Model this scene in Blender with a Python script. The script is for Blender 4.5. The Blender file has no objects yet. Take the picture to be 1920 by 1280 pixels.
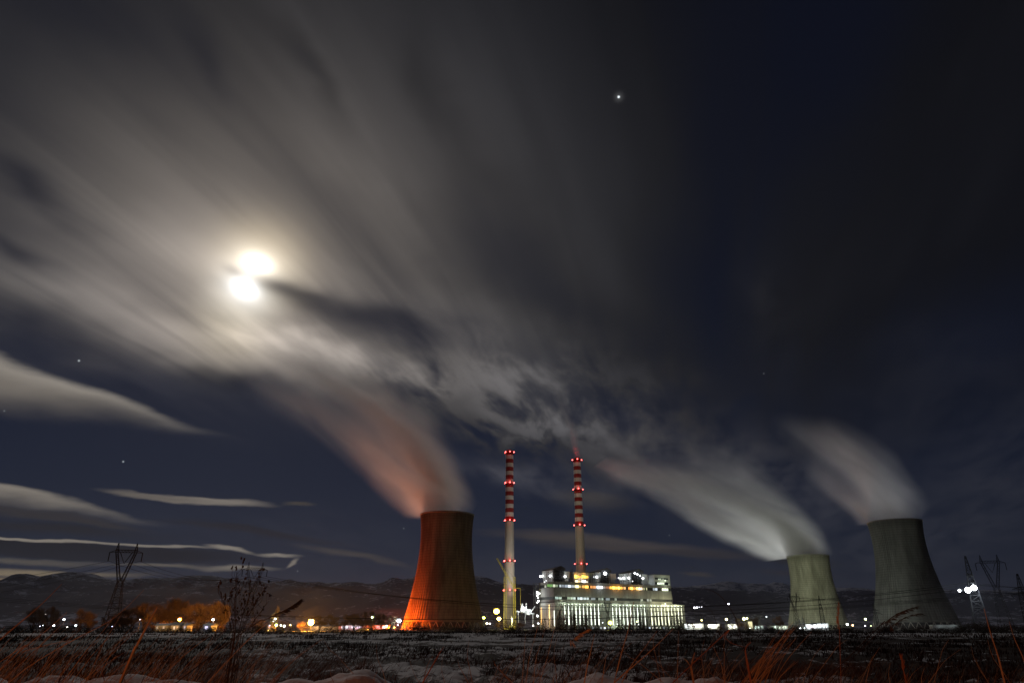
import bpy, bmesh, math, random
from math import radians as R, sin, cos, pi
from mathutils import Vector, Matrix, noise

# ------------------------------------------------------------------ camera
SC = bpy.context.scene
COL = SC.collection
TH = R(22.8)                       # camera tilt
CAMZ = 1.0
FPX = 1280.0                       # focal length in photo pixels (24 mm)
cam_d = bpy.data.cameras.new('camera'); cam_d.lens = 24; cam_d.sensor_width = 36
cam_d.clip_start = 0.05; cam_d.clip_end = 120000
cam = bpy.data.objects.new('camera', cam_d); COL.objects.link(cam)
cam.location = (0, 0, CAMZ); cam.rotation_euler = (pi/2 + TH, 0, 0)
SC.camera = cam

def ray(px, py):
    """unit direction in the world of a place in the photograph (surveying aid for real positions)"""
    x = (px-960)/FPX; y = (640-py)/FPX
    return Vector((x, cos(TH)-y*sin(TH), sin(TH)+y*cos(TH))).normalized()

MOON = ray(474, 518)
MAZ = math.atan2(MOON.x, MOON.y); MEL = math.asin(MOON.z)

# ------------------------------------------------------------------ render settings
SC.view_settings.view_transform = 'Standard'; SC.view_settings.look = 'None'
SC.view_settings.exposure = 0; SC.view_settings.gamma = 1
SC.render.engine = 'CYCLES'
cy = SC.cycles
cy.use_denoising = True; cy.max_bounces = 5; cy.diffuse_bounces = 2; cy.glossy_bounces = 2
cy.transmission_bounces = 3; cy.transparent_max_bounces = 24; cy.volume_bounces = 1
cy.sample_clamp_indirect = 2.0; cy.sample_clamp_direct = 0; cy.use_light_tree = True
cy.volume_step_rate = 1.0; cy.volume_max_steps = 256
cy.use_adaptive_sampling = True; cy.adaptive_threshold = 0.01

# ------------------------------------------------------------------ night sky (world)
world = bpy.data.worlds.new('World'); SC.world = world; world.use_nodes = True
WN = world.node_tree; WN.nodes.clear()

class G:
    """small helper that writes node maths"""
    def __init__(s, nt): s.nt = nt
    def n(s, t, **k):
        nd = s.nt.nodes.new(t)
        for a, b in k.items(): setattr(nd, a, b)
        return nd
    def put(s, sock, v):
        if v is None: return
        if isinstance(v, bpy.types.NodeSocket): s.nt.links.new(v, sock)
        else:
            try: sock.default_value = v
            except Exception: sock.default_value = (*v, 1)
    def m(s, op, a, b=None, c=None, clamp=False):
        nd = s.n('ShaderNodeMath', operation=op); nd.use_clamp = clamp
        for i, v in enumerate((a, b, c)): s.put(nd.inputs[i], v) if v is not None else None
        return nd.outputs[0]
    def v(s, op, a, b=None):
        nd = s.n('ShaderNodeVectorMath', operation=op)
        s.put(nd.inputs[0], a)
        if b is not None:
            s.put(nd.inputs[3 if op == 'SCALE' else 1], b)
        return nd.outputs['Value'] if op in ('DOT_PRODUCT', 'LENGTH') else nd.outputs['Vector']
    def xyz(s, x, y, z):
        nd = s.n('ShaderNodeCombineXYZ')
        for i, q in enumerate((x, y, z)): s.put(nd.inputs[i], q)
        return nd.outputs[0]
    def mix(s, f, a, b, mode='MIX'):
        nd = s.n('ShaderNodeMix', data_type='RGBA', blend_type=mode)
        s.put(nd.inputs[0], f); s.put(nd.inputs[6], a); s.put(nd.inputs[7], b)
        return nd.outputs[2]
    def step(s, x, lo, hi):
        nd = s.n('ShaderNodeMapRange', interpolation_type='SMOOTHSTEP')
        s.put(nd.inputs[0], x); nd.inputs[1].default_value = lo; nd.inputs[2].default_value = hi
        return nd.outputs[0]
    def noise(s, vec, scale, detail=3, rough=.5, dist=0, color=False, lac=2.0):
        nd = s.n('ShaderNodeTexNoise'); s.put(nd.inputs['Vector'], vec)
        nd.inputs['Scale'].default_value = scale; nd.inputs['Detail'].default_value = detail
        nd.inputs['Roughness'].default_value = rough; nd.inputs['Distortion'].default_value = dist
        nd.inputs['Lacunarity'].default_value = lac
        return nd.outputs[1 if color else 0]

W = G(WN)
D = W.n('ShaderNodeTexCoord').outputs['Generated']
D = W.v('NORMALIZE', D)
sep = W.n('ShaderNodeSeparateXYZ'); W.put(sep.inputs[0], D)
DX, DY, DZ = sep.outputs

# cloud layer: directions projected on a level sheet far above, drawn out along the wind
wa = math.atan(0.282)                       # the wind's heading on the horizon
wx, wy = sin(wa), cos(wa)
dz = W.m('MAXIMUM', W.m('ADD', DZ, 0.10), 0.05)
PX = W.m('DIVIDE', DX, dz); PY = W.m('DIVIDE', DY, dz)
AL = W.m('ADD', W.m('MULTIPLY', PX, wx), W.m('MULTIPLY', PY, wy))
AC = W.m('SUBTRACT', W.m('MULTIPLY', PX, wy), W.m('MULTIPLY', PY, wx))
P0 = W.xyz(W.m('MULTIPLY', AL, .30), AC, 0.0)
wob = W.v('SCALE', W.v('SUBTRACT', W.noise(P0, 1.3, 2, .5, color=True), (.5, .5, .5)), .60)
P1 = W.v('ADD', P0, wob)
streak_big = W.noise(P1, 1.15, 2, .45)
sw = W.n('ShaderNodeSeparateXYZ'); W.put(sw.inputs[0], wob)
AC2 = W.m('ADD', AC, W.m('MULTIPLY', sw.outputs[1], .38))
streak_mid = W.noise(W.xyz(W.m('MULTIPLY', AL, .26), W.m('MULTIPLY', AC2, 1.9), 3.0), 1.6, 3, .5, .35)
streak_fin = W.noise(W.xyz(W.m('MULTIPLY', AL, .45), W.m('MULTIPLY', AC2, 5.0), 7.0), 1.7, 3, .55, .45)
puffs = W.noise(W.xyz(W.m('MULTIPLY', AL, 1.5), W.m('MULTIPLY', AC, 4.0), 1.0), 1.5, 4, .55, .3)

# a slightly ruffled direction for the edges of the cloud banks
ruf = W.v('SCALE', W.v('SUBTRACT', W.noise(W.xyz(W.m('MULTIPLY', DX, 4), W.m('MULTIPLY', DY, 4), W.m('MULTIPLY', DZ, 14)), 1.6, 4, .55, color=True), (.5, .5, .5)), .030)
DR = W.v('ADD', D, ruf)
ruf2 = W.v('SCALE', W.v('SUBTRACT', W.noise(W.xyz(W.m('MULTIPLY', DX, 3), W.m('MULTIPLY', DY, 3), W.m('MULTIPLY', DZ, 6)), 1.4, 3, .5, color=True), (.5, .5, .5)), .13)
DR2 = W.v('ADD', D, ruf2)

def frame_of(px, py, ex, ey, minor):
    c = ray(px, py); e = ray(ex, ey)
    a = (e - c*e.dot(c)); sa = a.length; a.normalize(); b = c.cross(a)
    return c, a/sa, b/(minor/FPX)

def ell(px, py, ex, ey, minor, d=None):
    """squared elliptical distance from a cloud centre (1 at its rim)"""
    d = DR if d is None else d
    c, a, b = frame_of(px, py, ex, ey, minor)
    s1 = W.v('DOT_PRODUCT', d, tuple(a)); t1 = W.v('DOT_PRODUCT', d, tuple(b))
    q = W.m('ADD', W.m('MULTIPLY', s1, s1), W.m('MULTIPLY', t1, t1))
    back = W.m('LESS_THAN', W.v('DOT_PRODUCT', d, tuple(c)), 0.0)
    return W.m('ADD', q, W.m('MULTIPLY', back, 99.0)), s1, t1

def soft(px, py, ex, ey, minor, d=None, k=1.0):
    q, _, _ = ell(px, py, ex, ey, minor, d)
    return W.m('EXPONENT', W.m('MULTIPLY', q, -k))

def lens(px, py, ex, ey, minor, hard=3.0, d=None):
    q, s1, t1 = ell(px, py, ex, ey, minor, d)
    return W.step(W.m('MULTIPLY', W.m('SUBTRACT', 1.0, W.m('SQRT', q)), hard), 0.0, 1.0), s1, t1

def above(x1, y1, x2, y2, lo, hi, d=None):
    """1 above the great circle through two places, 0 below (lo..hi photo pixels)"""
    n = ray(x2, y2).cross(ray(x1, y1)).normalized()
    if n.z < 0: n = -n
    return W.step(W.v('DOT_PRODUCT', DR2 if d is None else d, tuple(n)), lo/FPX, hi/FPX)

def add(*a):
    r = a[0]
    for q in a[1:]: r = W.m('ADD', r, q)
    return r
def mul(*a):
    r = a[0]
    for q in a[1:]: r = W.m('MULTIPLY', r, q)
    return r
def inv(a): return W.m('SUBTRACT', 1.0, a)

# clear sky: the Nishita night-dim twilight blue plus the glow above the horizon
nish = W.n('ShaderNodeTexSky', sky_type='NISHITA', sun_disc=False)
nish.sun_elevation = MEL; nish.sun_rotation = MAZ; nish.air_density = 1.0; nish.dust_density = 0.5
base = W.mix(W.step(DZ, 0.0, .55), (.0060, .0080, .0195, 1), (.0019, .0023, .0068, 1))
hor = W.m('EXPONENT', W.m('MULTIPLY', W.m('MAXIMUM', DZ, 0.0), -17.0))
base = W.mix(W.m('MULTIPLY', hor, .8), base, (.0175, .016, .026, 1))
rt = W.step(DX, -.1, .55)
base = W.mix(W.m('MULTIPLY', rt, .45), base, (.004, .0042, .0075, 1))
base = W.mix(1.0, base, W.mix(1.0, nish.outputs[0], (.0009, .0010, .0013, 1), 'MULTIPLY'), 'ADD')

# moonlight in the cloud sheet
mdot = W.v('DOT_PRODUCT', D, tuple(MOON))
mang = W.m('MULTIPLY', W.m('ARCCOSINE', W.m('MINIMUM', mdot, 1.0)), 57.2958)
glow = add(mul(W.m('EXPONENT', W.m('DIVIDE', mang, -9.8)), .44), .0016)
# where the great cloud sheet reaches
cover = mul(above(0, 640, 440, 745, -10, 70), above(430, 770, 1000, 960, -60, 110), above(900, 1010, 1500, 860, -90, 160))
cover = mul(cover, inv(mul(soft(1270, 620, 1400, 900, 70, DR2), .25)), inv(mul(soft(1560, 60, 1500, 330, 130, DR2), .8)), inv(mul(soft(1840, 640, 1560, 760, 90, DR2), .8)))
brk = mul(soft(960, 850, 1400, 900, 110, DR), W.step(puffs, .60, .36))
cover = mul(cover, inv(mul(brk, .92)))
midf = W.m('SUBTRACT', streak_mid, .5); finf = W.m('SUBTRACT', streak_fin, .5)
tex = add(mul(W.step(streak_big, .32, .68), .66), mul(midf, 1.15), mul(finf, .55), .36)
rip = mul(soft(1030, 770, 1330, 840, 120, DR2), W.m('SUBTRACT', W.step(puffs, .38, .64), .5), 1.1)
rip2 = mul(soft(560, 620, 760, 700, 60, DR2), W.m('SUBTRACT', puffs, .5), 1.0)
tex = W.m('MAXIMUM', add(tex, rip, rip2), 0.03)
dens = mul(cover, tex)
# thick, dark rolls in the sheet
darks = [(670, 592, 900, 650, 42, .85), (545, 548, 660, 566, 16, .62), (930, 440, 1030, 560, 100, .5), (60, 350, -40, 290, 24, .65), (30, 462, 120, 500, 22, .7),
         (90, 30, 330, 70, 110, .6), (590, 130, 660, 200, 26, .4), (1030, 560, 1300, 700, 50, .3), (380, 110, 420, 180, 24, .35),
         (820, 180, 860, 300, 34, .3), (150, 690, 430, 790, 30, .5), (760, 740, 830, 800, 26, .35)]
for x, y, ex, ey, mi, am in darks:
    dens = mul(dens, inv(mul(soft(x, y, ex, ey, mi, DR2), am)))
brights = [(270, 560, 580, 620, 150, .9), (140, 560, 360, 640, 30, .35), (60, 470, 330, 560, 18, .25), (470, 640, 640, 700, 22, .5), (300, 610, 60, 500, 40, .7), (420, 690, 520, 730, 26, .8), (600, 650, 800, 700, 20, .9), (760, 700, 960, 770, 24, .9), (660, 310, 560, 170, 34, .25), (200, 440, 60, 400, 45, .35),
           (900, 660, 1150, 760, 60, .8), (1050, 740, 1250, 810, 60, 1.2), (780, 560, 900, 600, 40, .1)]
boost = 1.0
for x, y, ex, ey, mi, am in brights:
    boost = add(boost, mul(soft(x, y, ex, ey, mi, DR2), am))
high = inv(mul(W.step(DZ, .48, .90), .68))
lum = mul(glow, dens, boost, high, 1.04)
warm = W.mix(W.step(mang, 3, 34), (1.0, .875, .765, 1), (.95, .93, .97, 1))
sheet = W.mix(1.0, warm, W.xyz(lum, lum, lum), 'MULTIPLY')
col = W.mix(mul(W.m('MINIMUM', mul(dens, 1.5), 1.0), .85), base, (.0004, .0004, .0006, 1))
col = W.mix(1.0, col, sheet, 'ADD')
grey = mul(dens, .0036)
col = W.mix(1.0, col, W.xyz(mul(grey, .92), mul(grey, .96), mul(grey, 1.25)), 'ADD')

# banks and lenticular clouds low in the sky
strat = W.noise(W.xyz(W.m('MULTIPLY', DX, 2.0), W.m('MULTIPLY', DY, 2.0), W.m('MULTIPLY', DZ, 46.0)), 1.5, 4, .6, .4)
finew = W.noise(W.xyz(W.m('MULTIPLY', DX, 7.0), W.m('MULTIPLY', DY, 7.0), W.m('MULTIPLY', DZ, 34.0)), 1.5, 4, .6, .5)
fw = W.m('MAXIMUM', add(.12, mul(strat, .95), mul(finew, .75)), 0.0)
banks = [ # px, py, ex, ey, minor, hardness, shade, bright top edge
    (120, 965, 330, 994, 9, 1.3, (.034, .031, .033), .0),
    (100, 985, 420, 1010, 14, 1.0, (.022, .021, .024), .0),
    (370, 935, 540, 949, 10, 1.6, (.17, .15, .13), .3),
    (290, 928, 420, 938, 8, 1.1, (.12, .105, .092), .0),
    (560, 946, 600, 948, 4, 1.1, (.05, .045, .042), .0),
    (420, 985, 250, 965, 8, 1.0, (.022, .021, .026), .0),
    (520, 1000, 700, 1030, 12, 1.0, (.020, .019, .024), .0),
    (150, 1030, 560, 1052, 17, 2.0, (.017, .016, .018), .0),
    (-40, 1006, 170, 1013, 3.6, 1.3, (.22, .195, .165), .0),
    (120, 1012, 300, 1019, 3.6, 1.3, (.22, .195, .165), .0),
    (290, 1020, 430, 1029, 3.8, 1.3, (.21, .187, .16), .0),
    (430, 1031, 490, 1043, 5.0, 1.3, (.21, .187, .16), .0),
    (520, 1042, 575, 1043, 4.2, 1.2, (.20, .18, .155), .0),
    (548, 1054, 562, 1044, 5.5, 1.2, (.17, .15, .13), .0),
    (440, 1063, 545, 1064, 5, 1.2, (.16, .142, .12), .0),
    (300, 1058, 430, 1062, 5, 1.1, (.10, .088, .075), .0),
    (60, 1050, 260, 1056, 7, 1.2, (.085, .075, .064), .0),
    (20, 1074, 330, 1078, 9, 1.2, (.19, .152, .10), .0),
    (60, 1092, 330, 1094, 8, 1.2, (.17, .128, .08), .0),
    (660, 1044, 800, 1072, 9, 1.1, (.050, .044, .043), .0),
    (1110, 936, 1215, 950, 26, 1.0, (.034, .031, .031), .0),
    (1130, 1020, 1420, 1044, 19, 1.3, (.044, .038, .037), .4),
    (1320, 1040, 1480, 1052, 12, 1.1, (.028, .025, .027), .0),
    (1310, 1080, 1350, 1084, 6, 1.4, (.030, .027, .027), .0),
    (1500, 1076, 1600, 1078, 8, 1.1, (.018, .015, .018), .0),
    (1500, 1050, 1600, 1058, 9, 1.2, (.014, .013, .014), .0),
]
def wedge(top, bot, th, bh, colr, colt):
    """a long cloud between an upper and a lower edge that meet at its tip"""
    global col
    def side(l):
        n = ray(l[2], l[3]).cross(ray(l[0], l[1])).normalized()
        if n.z < 0: n = -n
        return W.v('DOT_PRODUCT', DR, tuple(n))
    up = side(top); lo = side(bot)
    a = mul(W.step(up, 0.0, -th/FPX), W.step(lo, 0.0, bh/FPX), W.step(DY, 0, .1), W.step(DX, .2, .0))
    a = W.m('MINIMUM', mul(a, W.m('MINIMUM', add(.35, fw), 1.0)), 1.0)
    shd = W.mix(W.step(up, -40/FPX, -6/FPX), (*colr, 1), (*colt, 1))
    col = W.mix(a, col, shd)
wedge((0, 655, 478, 832), (0, 786, 470, 834), 18, 62, (.165, .146, .126), (.27, .243, .21))
wedge((0, 902, 290, 968), (0, 960, 300, 984), 9, 34, (.075, .066, .060), (.21, .187, .16))
wedge((0, 940, 380, 1000), (0, 968, 420, 1004), 8, 14, (.028, .026, .029), (.036, .033, .035))
for x, y, ex, ey, mi, hd, sh, top in banks:
    a, s1, t1 = lens(x, y, ex, ey, mi, hd)
    a = mul(a, fw)
    shd = tuple(sh)+(1,)
    if top:
        up = t1 if frame_of(x, y, ex, ey, mi)[2].z > 0 else mul(t1, -1.0)
        shd = W.mix(mul(W.step(up, -.4, 1.0), top), (*sh, 1), tuple(min(1, q*1.7) for q in sh)+(1,))
    col = W.mix(W.m('MINIMUM', a, 1.0), col, shd)
# loose grey cloud on the right
for x, y, ex, ey, mi, am in ((1900, 870, 1780, 1010, 90, .0085), (1840, 1000, 1560, 1060, 40, .006), (260, 700, 560, 800, 46, .012), (1340, 870, 1090, 770, 75, .020), (1480, 880, 1330, 820, 60, .010), (1150, 800, 1000, 750, 45, .022), (970, 880, 840, 862, 26, .040), (1220, 880, 1090, 850, 34, .016), (1440, 600, 1450, 720, 45, .006), (1700, 760, 1600, 850, 80, .005), (1080, 1080, 600, 1090, 26, .006), (600, 990, 300, 980, 40, .005)):
    q = mul(soft(x, y, ex, ey, mi, DR2), W.m('MAXIMUM', add(mul(fw, .5), mul(W.m('SUBTRACT', puffs, .42), 3.0), -.1), 0.0), am)
    col = W.mix(1.0, col, W.xyz(q, mul(q, .94), mul(q, .96)), 'ADD')

# the moon, veiled: two discs, the upper warm, the lower bluish
def disc(px, py, r):
    c = ray(px, py)
    dd = W.v('LENGTH', W.v('SUBTRACT', D, tuple(c)))
    q = W.m('DIVIDE', dd, r/FPX)
    return W.m('EXPONENT', mul(W.m('POWER', q, 2.0), -1.0))
elu = add(mul(soft(484, 495, 508, 505, 16, D), .80), mul(soft(484, 495, 530, 512, 30, D), .20)); ell_ = add(mul(soft(460, 538, 482, 549, 17, D), .80), mul(soft(460, 538, 500, 560, 31, D), .17))
corona = disc(488, 494, 66)
corona2 = disc(462, 542, 50)
shade = inv(mul(soft(590, 560, 690, 590, 20, DR), .6)); shade = mul(shade, inv(mul(soft(522, 537, 570, 552, 13, D), .75)), inv(mul(soft(436, 507, 415, 498, 9, D), .55)))
halo2 = disc(425, 625, 60)
for q, c3 in ((mul(corona, shade), (.46, .37, .23, 1)), (mul(corona2, shade), (.30, .31, .29, 1)), (mul(halo2, tex), (.17, .14, .065, 1)),
              (mul(elu, shade), (1.55, 1.48, 1.28, 1)), (mul(ell_, shade), (1.3, 1.42, 1.58, 1))):
    col = W.mix(1.0, col, W.mix(1.0, c3, W.xyz(q, q, q), 'MULTIPLY'), 'ADD')
# stars
for x, y, r, b in ((1160, 182, 1.6, 1.8), (148, 676, 1.3, .5), (231, 865, 1.2, .4), (600, 692, 1.0, .3), (558, 1070, .9, .2), (757, 990, 1.0, .2), (8, 770, 1., .15), (1432, 700, 1., .12), (1255, 1003, 1., .15)):
    q = mul(disc(x, y, r), b)
    col = W.mix(1.0, col, W.xyz(mul(q, .85), mul(q, .95), q), 'ADD')
halo = mul(disc(1160, 182, 7), .05); col = W.mix(1.0, col, W.xyz(halo, halo, halo), 'ADD')
bg = W.n('ShaderNodeBackground'); bg.inputs[1].default_value = 1.0
W.put(bg.inputs[0], col)
WN.links.new(bg.outputs[0], W.n('ShaderNodeOutputWorld').inputs[0])
world.cycles.sampling_method = 'MANUAL'; world.cycles.sample_map_resolution = 512

# ------------------------------------------------------------------ moonlight
sun_d = bpy.data.lights.new('moonlight', 'SUN'); sun_d.energy = 0.40; sun_d.angle = R(1.5); sun_d.color = (1.0, .95, .90)
sun = bpy.data.objects.new('moonlight', sun_d); COL.objects.link(sun)
sun.rotation_euler = MOON.to_track_quat('Z', 'Y').to_euler(); sun.location = MOON*3000

# ------------------------------------------------------------------ helpers
rnd = random.Random(7)
def kz(py):
    y = (640-py)/FPX
    return (sin(TH)+y*cos(TH))/(cos(TH)-y*sin(TH))
def zat(py, Y): return CAMZ + Y*kz(py)
def xat(px, py, Y):
    y = (640-py)/FPX
    return Y*((px-960)/FPX)/(cos(TH)-y*sin(TH))
def at(px, py, Y): return Vector((xat(px, py, Y), Y, zat(py, Y)))
def gx(px, Y): return xat(px, 1178, Y)

def tag(o, label=None, cat=None, group=None, kind=None):
    if label: o['label'] = label
    if cat: o['category'] = cat
    if group: o['group'] = group
    if kind: o['kind'] = kind
    return o

class MB:
    def __init__(s): s.v = []; s.f = []
    def add(s, vs, fs):
        b = len(s.v); s.v += [tuple(q) for q in vs]; s.f += [tuple(i+b for i in f) for f in fs]; return s
    def box(s, lo, hi, M=None):
        x0, y0, z0 = lo; x1, y1, z1 = hi
        vs = [Vector(p) for p in ((x0,y0,z0),(x1,y0,z0),(x1,y1,z0),(x0,y1,z0),(x0,y0,z1),(x1,y0,z1),(x1,y1,z1),(x0,y1,z1))]
        if M is not None: vs = [M @ p for p in vs]
        return s.add(vs, [(0,3,2,1),(4,5,6,7),(0,1,5,4),(1,2,6,5),(2,3,7,6),(3,0,4,7)])
    def bar(s, a, b, w, w2=None, n=4):
        a = Vector(a); b = Vector(b); d = (b-a)
        if d.length < 1e-6: return s
        d.normalize(); u = d.cross(Vector((0,0,1)) if abs(d.z) < .95 else Vector((1,0,0))).normalized(); t = d.cross(u)
        w2 = w if w2 is None else w2
        vs = []
        for c, r in ((a, w), (b, w2)):
            for k in range(n):
                an = 2*pi*(k+.5)/n; vs.append(c + (u*cos(an)+t*sin(an))*r)
        fs = [(k, (k+1) % n, n+(k+1) % n, n+k) for k in range(n)] + [tuple(range(n-1, -1, -1)), tuple(range(n, 2*n))]
        return s.add(vs, fs)
    def tube(s, pts, rs, n=6):
        pts = [Vector(p) for p in pts]; m = len(pts); b = len(s.v); vs = []
        for i, p in enumerate(pts):
            d = (pts[min(i+1, m-1)]-pts[max(i-1, 0)]).normalized()
            u = d.cross(Vector((0,0,1)) if abs(d.z) < .95 else Vector((1,0,0))).normalized(); t = d.cross(u)
            r = rs[i] if hasattr(rs, '__len__') else rs
            for k in range(n):
                an = 2*pi*k/n; vs.append(p + (u*cos(an)+t*sin(an))*r)
        fs = [(i*n+k, i*n+(k+1) % n, (i+1)*n+(k+1) % n, (i+1)*n+k) for i in range(m-1) for k in range(n)]
        fs += [tuple(range(n-1, -1, -1)), tuple(range((m-1)*n, m*n))]
        return s.add(vs, fs)
    def lathe(s, prof, n=32, closed=False):
        vs = []; m = len(prof)
        for r, z in prof:
            for k in range(n):
                a = 2*pi*k/n; vs.append((r*cos(a), r*sin(a), z))
        fs = [(i*n+k, i*n+(k+1) % n, (i+1)*n+(k+1) % n, (i+1)*n+k) for i in range(m-1) for k in range(n)]
        if closed: fs += [((m-1)*n+k, (m-1)*n+(k+1) % n, (k+1) % n, k) for k in range(n)]
        else: fs += [tuple(range(n-1, -1, -1)), tuple(range((m-1)*n, m*n))]
        return s.add(vs, fs)
    def ball(s, c, r, n=10, m=6, sx=1, sy=1, sz=1):
        c = Vector(c)
        prof = [(r*sin(pi*i/m), -r*cos(pi*i/m)) for i in range(1, m)]
        vs = [c+Vector((0,0,-r*sz))]
        for q, z in prof:
            for k in range(n):
                a = 2*pi*k/n; vs.append(c+Vector((q*cos(a)*sx, q*sin(a)*sy, z*sz)))
        vs.append(c+Vector((0,0,r*sz))); L = len(vs)-1
        fs = [(0, 1+(k+1) % n, 1+k) for k in range(n)]
        for i in range(m-2):
            fs += [(1+i*n+k, 1+i*n+(k+1) % n, 1+(i+1)*n+(k+1) % n, 1+(i+1)*n+k) for k in range(n)]
        fs += [(L, 1+(m-2)*n+k, 1+(m-2)*n+(k+1) % n) for k in range(n)]
        return s.add(vs, fs)
    def build(s, name, m, parent=None, smooth=False, loc=None):
        me = bpy.data.meshes.new(name); me.from_pydata(s.v, [], s.f); me.update()
        me.materials.append(m)
        if smooth: me.polygons.foreach_set('use_smooth', [True]*len(me.polygons))
        o = bpy.data.objects.new(name, me); COL.objects.link(o)
        if parent is not None: o.parent = parent
        if loc is not None: o.location = loc
        return o

def empty(name, loc=(0,0,0), rz=0, **k):
    o = bpy.data.objects.new(name, None); COL.objects.link(o); o.location = loc; o.rotation_euler = (0, 0, rz)
    o.empty_display_size = .5
    return tag(o, **k)
def copy_tree(o, parent=None, kids=None):
    c = o.copy(); COL.objects.link(c); c.parent = parent
    for ch in KIDS(o): copy_tree(ch, c)
    return c
def KIDS(o): return [x for x in list(COL.objects) if x.parent is o]
def put_light(name, kind, loc, power, color, parent=None, radius=.5, aim=None, spot=None, blend=.6):
    d = bpy.data.lights.new(name, kind); d.energy = power; d.color = color; d.shadow_soft_size = radius
    if kind == 'SPOT': d.spot_size = R(spot); d.spot_blend = blend
    o = bpy.data.objects.new(name, d); COL.objects.link(o); o.location = loc
    if aim is not None: o.rotation_euler = (Vector(loc)-Vector(aim)).to_track_quat('Z', 'Y').to_euler()
    if parent is not None: o.parent = parent
    return o

# ------------------------------------------------------------------ materials
def mat(name, col, rough=.8, var=.25, scale=1.0, detail=4, col2=None, metal=0, stretch=(1,1,1), bump=0, spec=.3, lo=.35, hi=.65):
    m = bpy.data.materials.new(name); m.use_nodes = True; g = G(m.node_tree); b = m.node_tree.nodes['Principled BSDF']
    tc = g.n('ShaderNodeTexCoord').outputs['Object']
    vec = g.v('MULTIPLY', tc, stretch)
    nz = g.noise(vec, scale, detail, .6)
    c2 = col2 if col2 else tuple(q*(1-var) for q in col)
    c = g.mix(g.step(nz, lo, hi), (*c2, 1), (*col, 1))
    g.put(b.inputs['Base Color'], c); b.inputs['Roughness'].default_value = rough; b.inputs['Metallic'].default_value = metal
    b.inputs['Specular IOR Level'].default_value = spec
    if bump:
        bn = g.n('ShaderNodeBump'); bn.inputs['Strength'].default_value = 1; bn.inputs['Distance'].default_value = bump
        g.put(bn.inputs['Height'], nz); m.node_tree.links.new(bn.outputs[0], b.inputs['Normal'])
    return m
EMC = {}
def emit(col, strength, sample=False):
    key = (tuple(round(c, 3) for c in col), round(strength, 3), sample)
    if key in EMC: return EMC[key]
    m = bpy.data.materials.new('lamp_glow'); m.use_nodes = True; b = m.node_tree.nodes['Principled BSDF']
    g = G(m.node_tree)
    nz = g.noise(g.n('ShaderNodeTexCoord').outputs['Object'], 1.3, 2, .5)
    b.inputs['Base Color'].default_value = (.5, .5, .5, 1)
    b.inputs['Emission Color'].default_value = (*col, 1)
    g.put(b.inputs['Emission Strength'], g.m('MULTIPLY', g.m('ADD', .6, g.m('MULTIPLY', nz, .8)), strength))
    m.cycles.emission_sampling = 'AUTO' if sample else 'NONE'
    EMC[key] = m
    return m

M_steel = mat('dark_steel', (.045, .047, .05), .55, .3, .5, metal=.5)
M_pylon = mat('weathered_pylon_steel', (.007, .007, .008), .9, .3, .5, spec=.05)
M_galv = mat('galvanised_steel', (.10, .10, .10), .5, .3, .4, metal=.6)
M_paint_y = mat('crane_paint', (.70, .62, .12), .5, .2, .5)
M_white = mat('white_cladding', (.62, .63, .60), .6, .2, .12, stretch=(1,1,.3))
M_conc = mat('concrete', (.40, .39, .35), .9, .3, .08, stretch=(1,1,.25), bump=.05)
M_concd = mat('weathered_concrete', (.26, .25, .23), .9, .35, .08, stretch=(1,1,.25))
M_roof = mat('roof_sheet', (.06, .06, .065), .7, .3, .2)
M_glass_dark = mat('dark_window', (.02, .023, .03), .15, .3, .3, spec=.6)
M_bark = mat('bark', (.10, .075, .05), .9, .4, 2.0)
M_twig = mat('bare_twigs', (.22, .15, .09), .9, .4, .7)
M_needle = mat('conifer_needles', (.05, .065, .04), .9, .5, .6)
M_leaf = mat('dry_leaves', (.16, .13, .05), .9, .4, .6)
M_scrub = mat('dark_scrub', (.045, .03, .02), .95, .5, .5)
M_wire = mat('dark_cable', (.010, .010, .010), .9, .2, .3, spec=.05)
M_pole = mat('lamp_pole_metal', (.16, .16, .16), .5, .3, .4, metal=.5)

def tower_mat(name, base, stain, H):
    m = bpy.data.materials.new(name); m.use_nodes = True; g = G(m.node_tree); b = m.node_tree.nodes['Principled BSDF']
    tc = g.n('ShaderNodeTexCoord').outputs['Object']
    sp = g.n('ShaderNodeSeparateXYZ'); g.put(sp.inputs[0], tc)
    z = sp.outputs[2]
    n1 = g.noise(g.v('MULTIPLY', tc, (1, 1, .22)), .06, 4, .6)
    n2 = g.noise(g.v('MULTIPLY', tc, (1, 1, .12)), .35, 3, .6)
    n3 = g.noise(tc, .9, 3, .6)
    lift = g.m('PINGPONG', g.m('MULTIPLY', z, 1/2.6), .5)          # pour joints every few metres
    line = g.step(lift, .10, .02)
    c = g.mix(g.step(g.m('ADD', g.m('MULTIPLY', n1, .6), g.m('MULTIPLY', n2, .4)), .36, .64), (*stain, 1), (*base, 1))
    c = g.mix(g.m('MULTIPLY', g.step(n3, .45, .7), .25), c, tuple(q*.6 for q in base)+(1,))
    c = g.mix(g.m('MULTIPLY', line, .5), c, tuple(q*.35 for q in stain)+(1,))
    top = g.step(g.m('ADD', z, g.m('MULTIPLY', n2, 10)), H-7, H+3)   # ragged darker band towards the rim
    c = g.mix(g.m('MULTIPLY', top, .4), c, tuple(q*.4 for q in stain)+(1,))
    g.put(b.inputs['Base Color'], c); b.inputs['Roughness'].default_value = .9; b.inputs['Specular IOR Level'].default_value = .15
    return m

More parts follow.
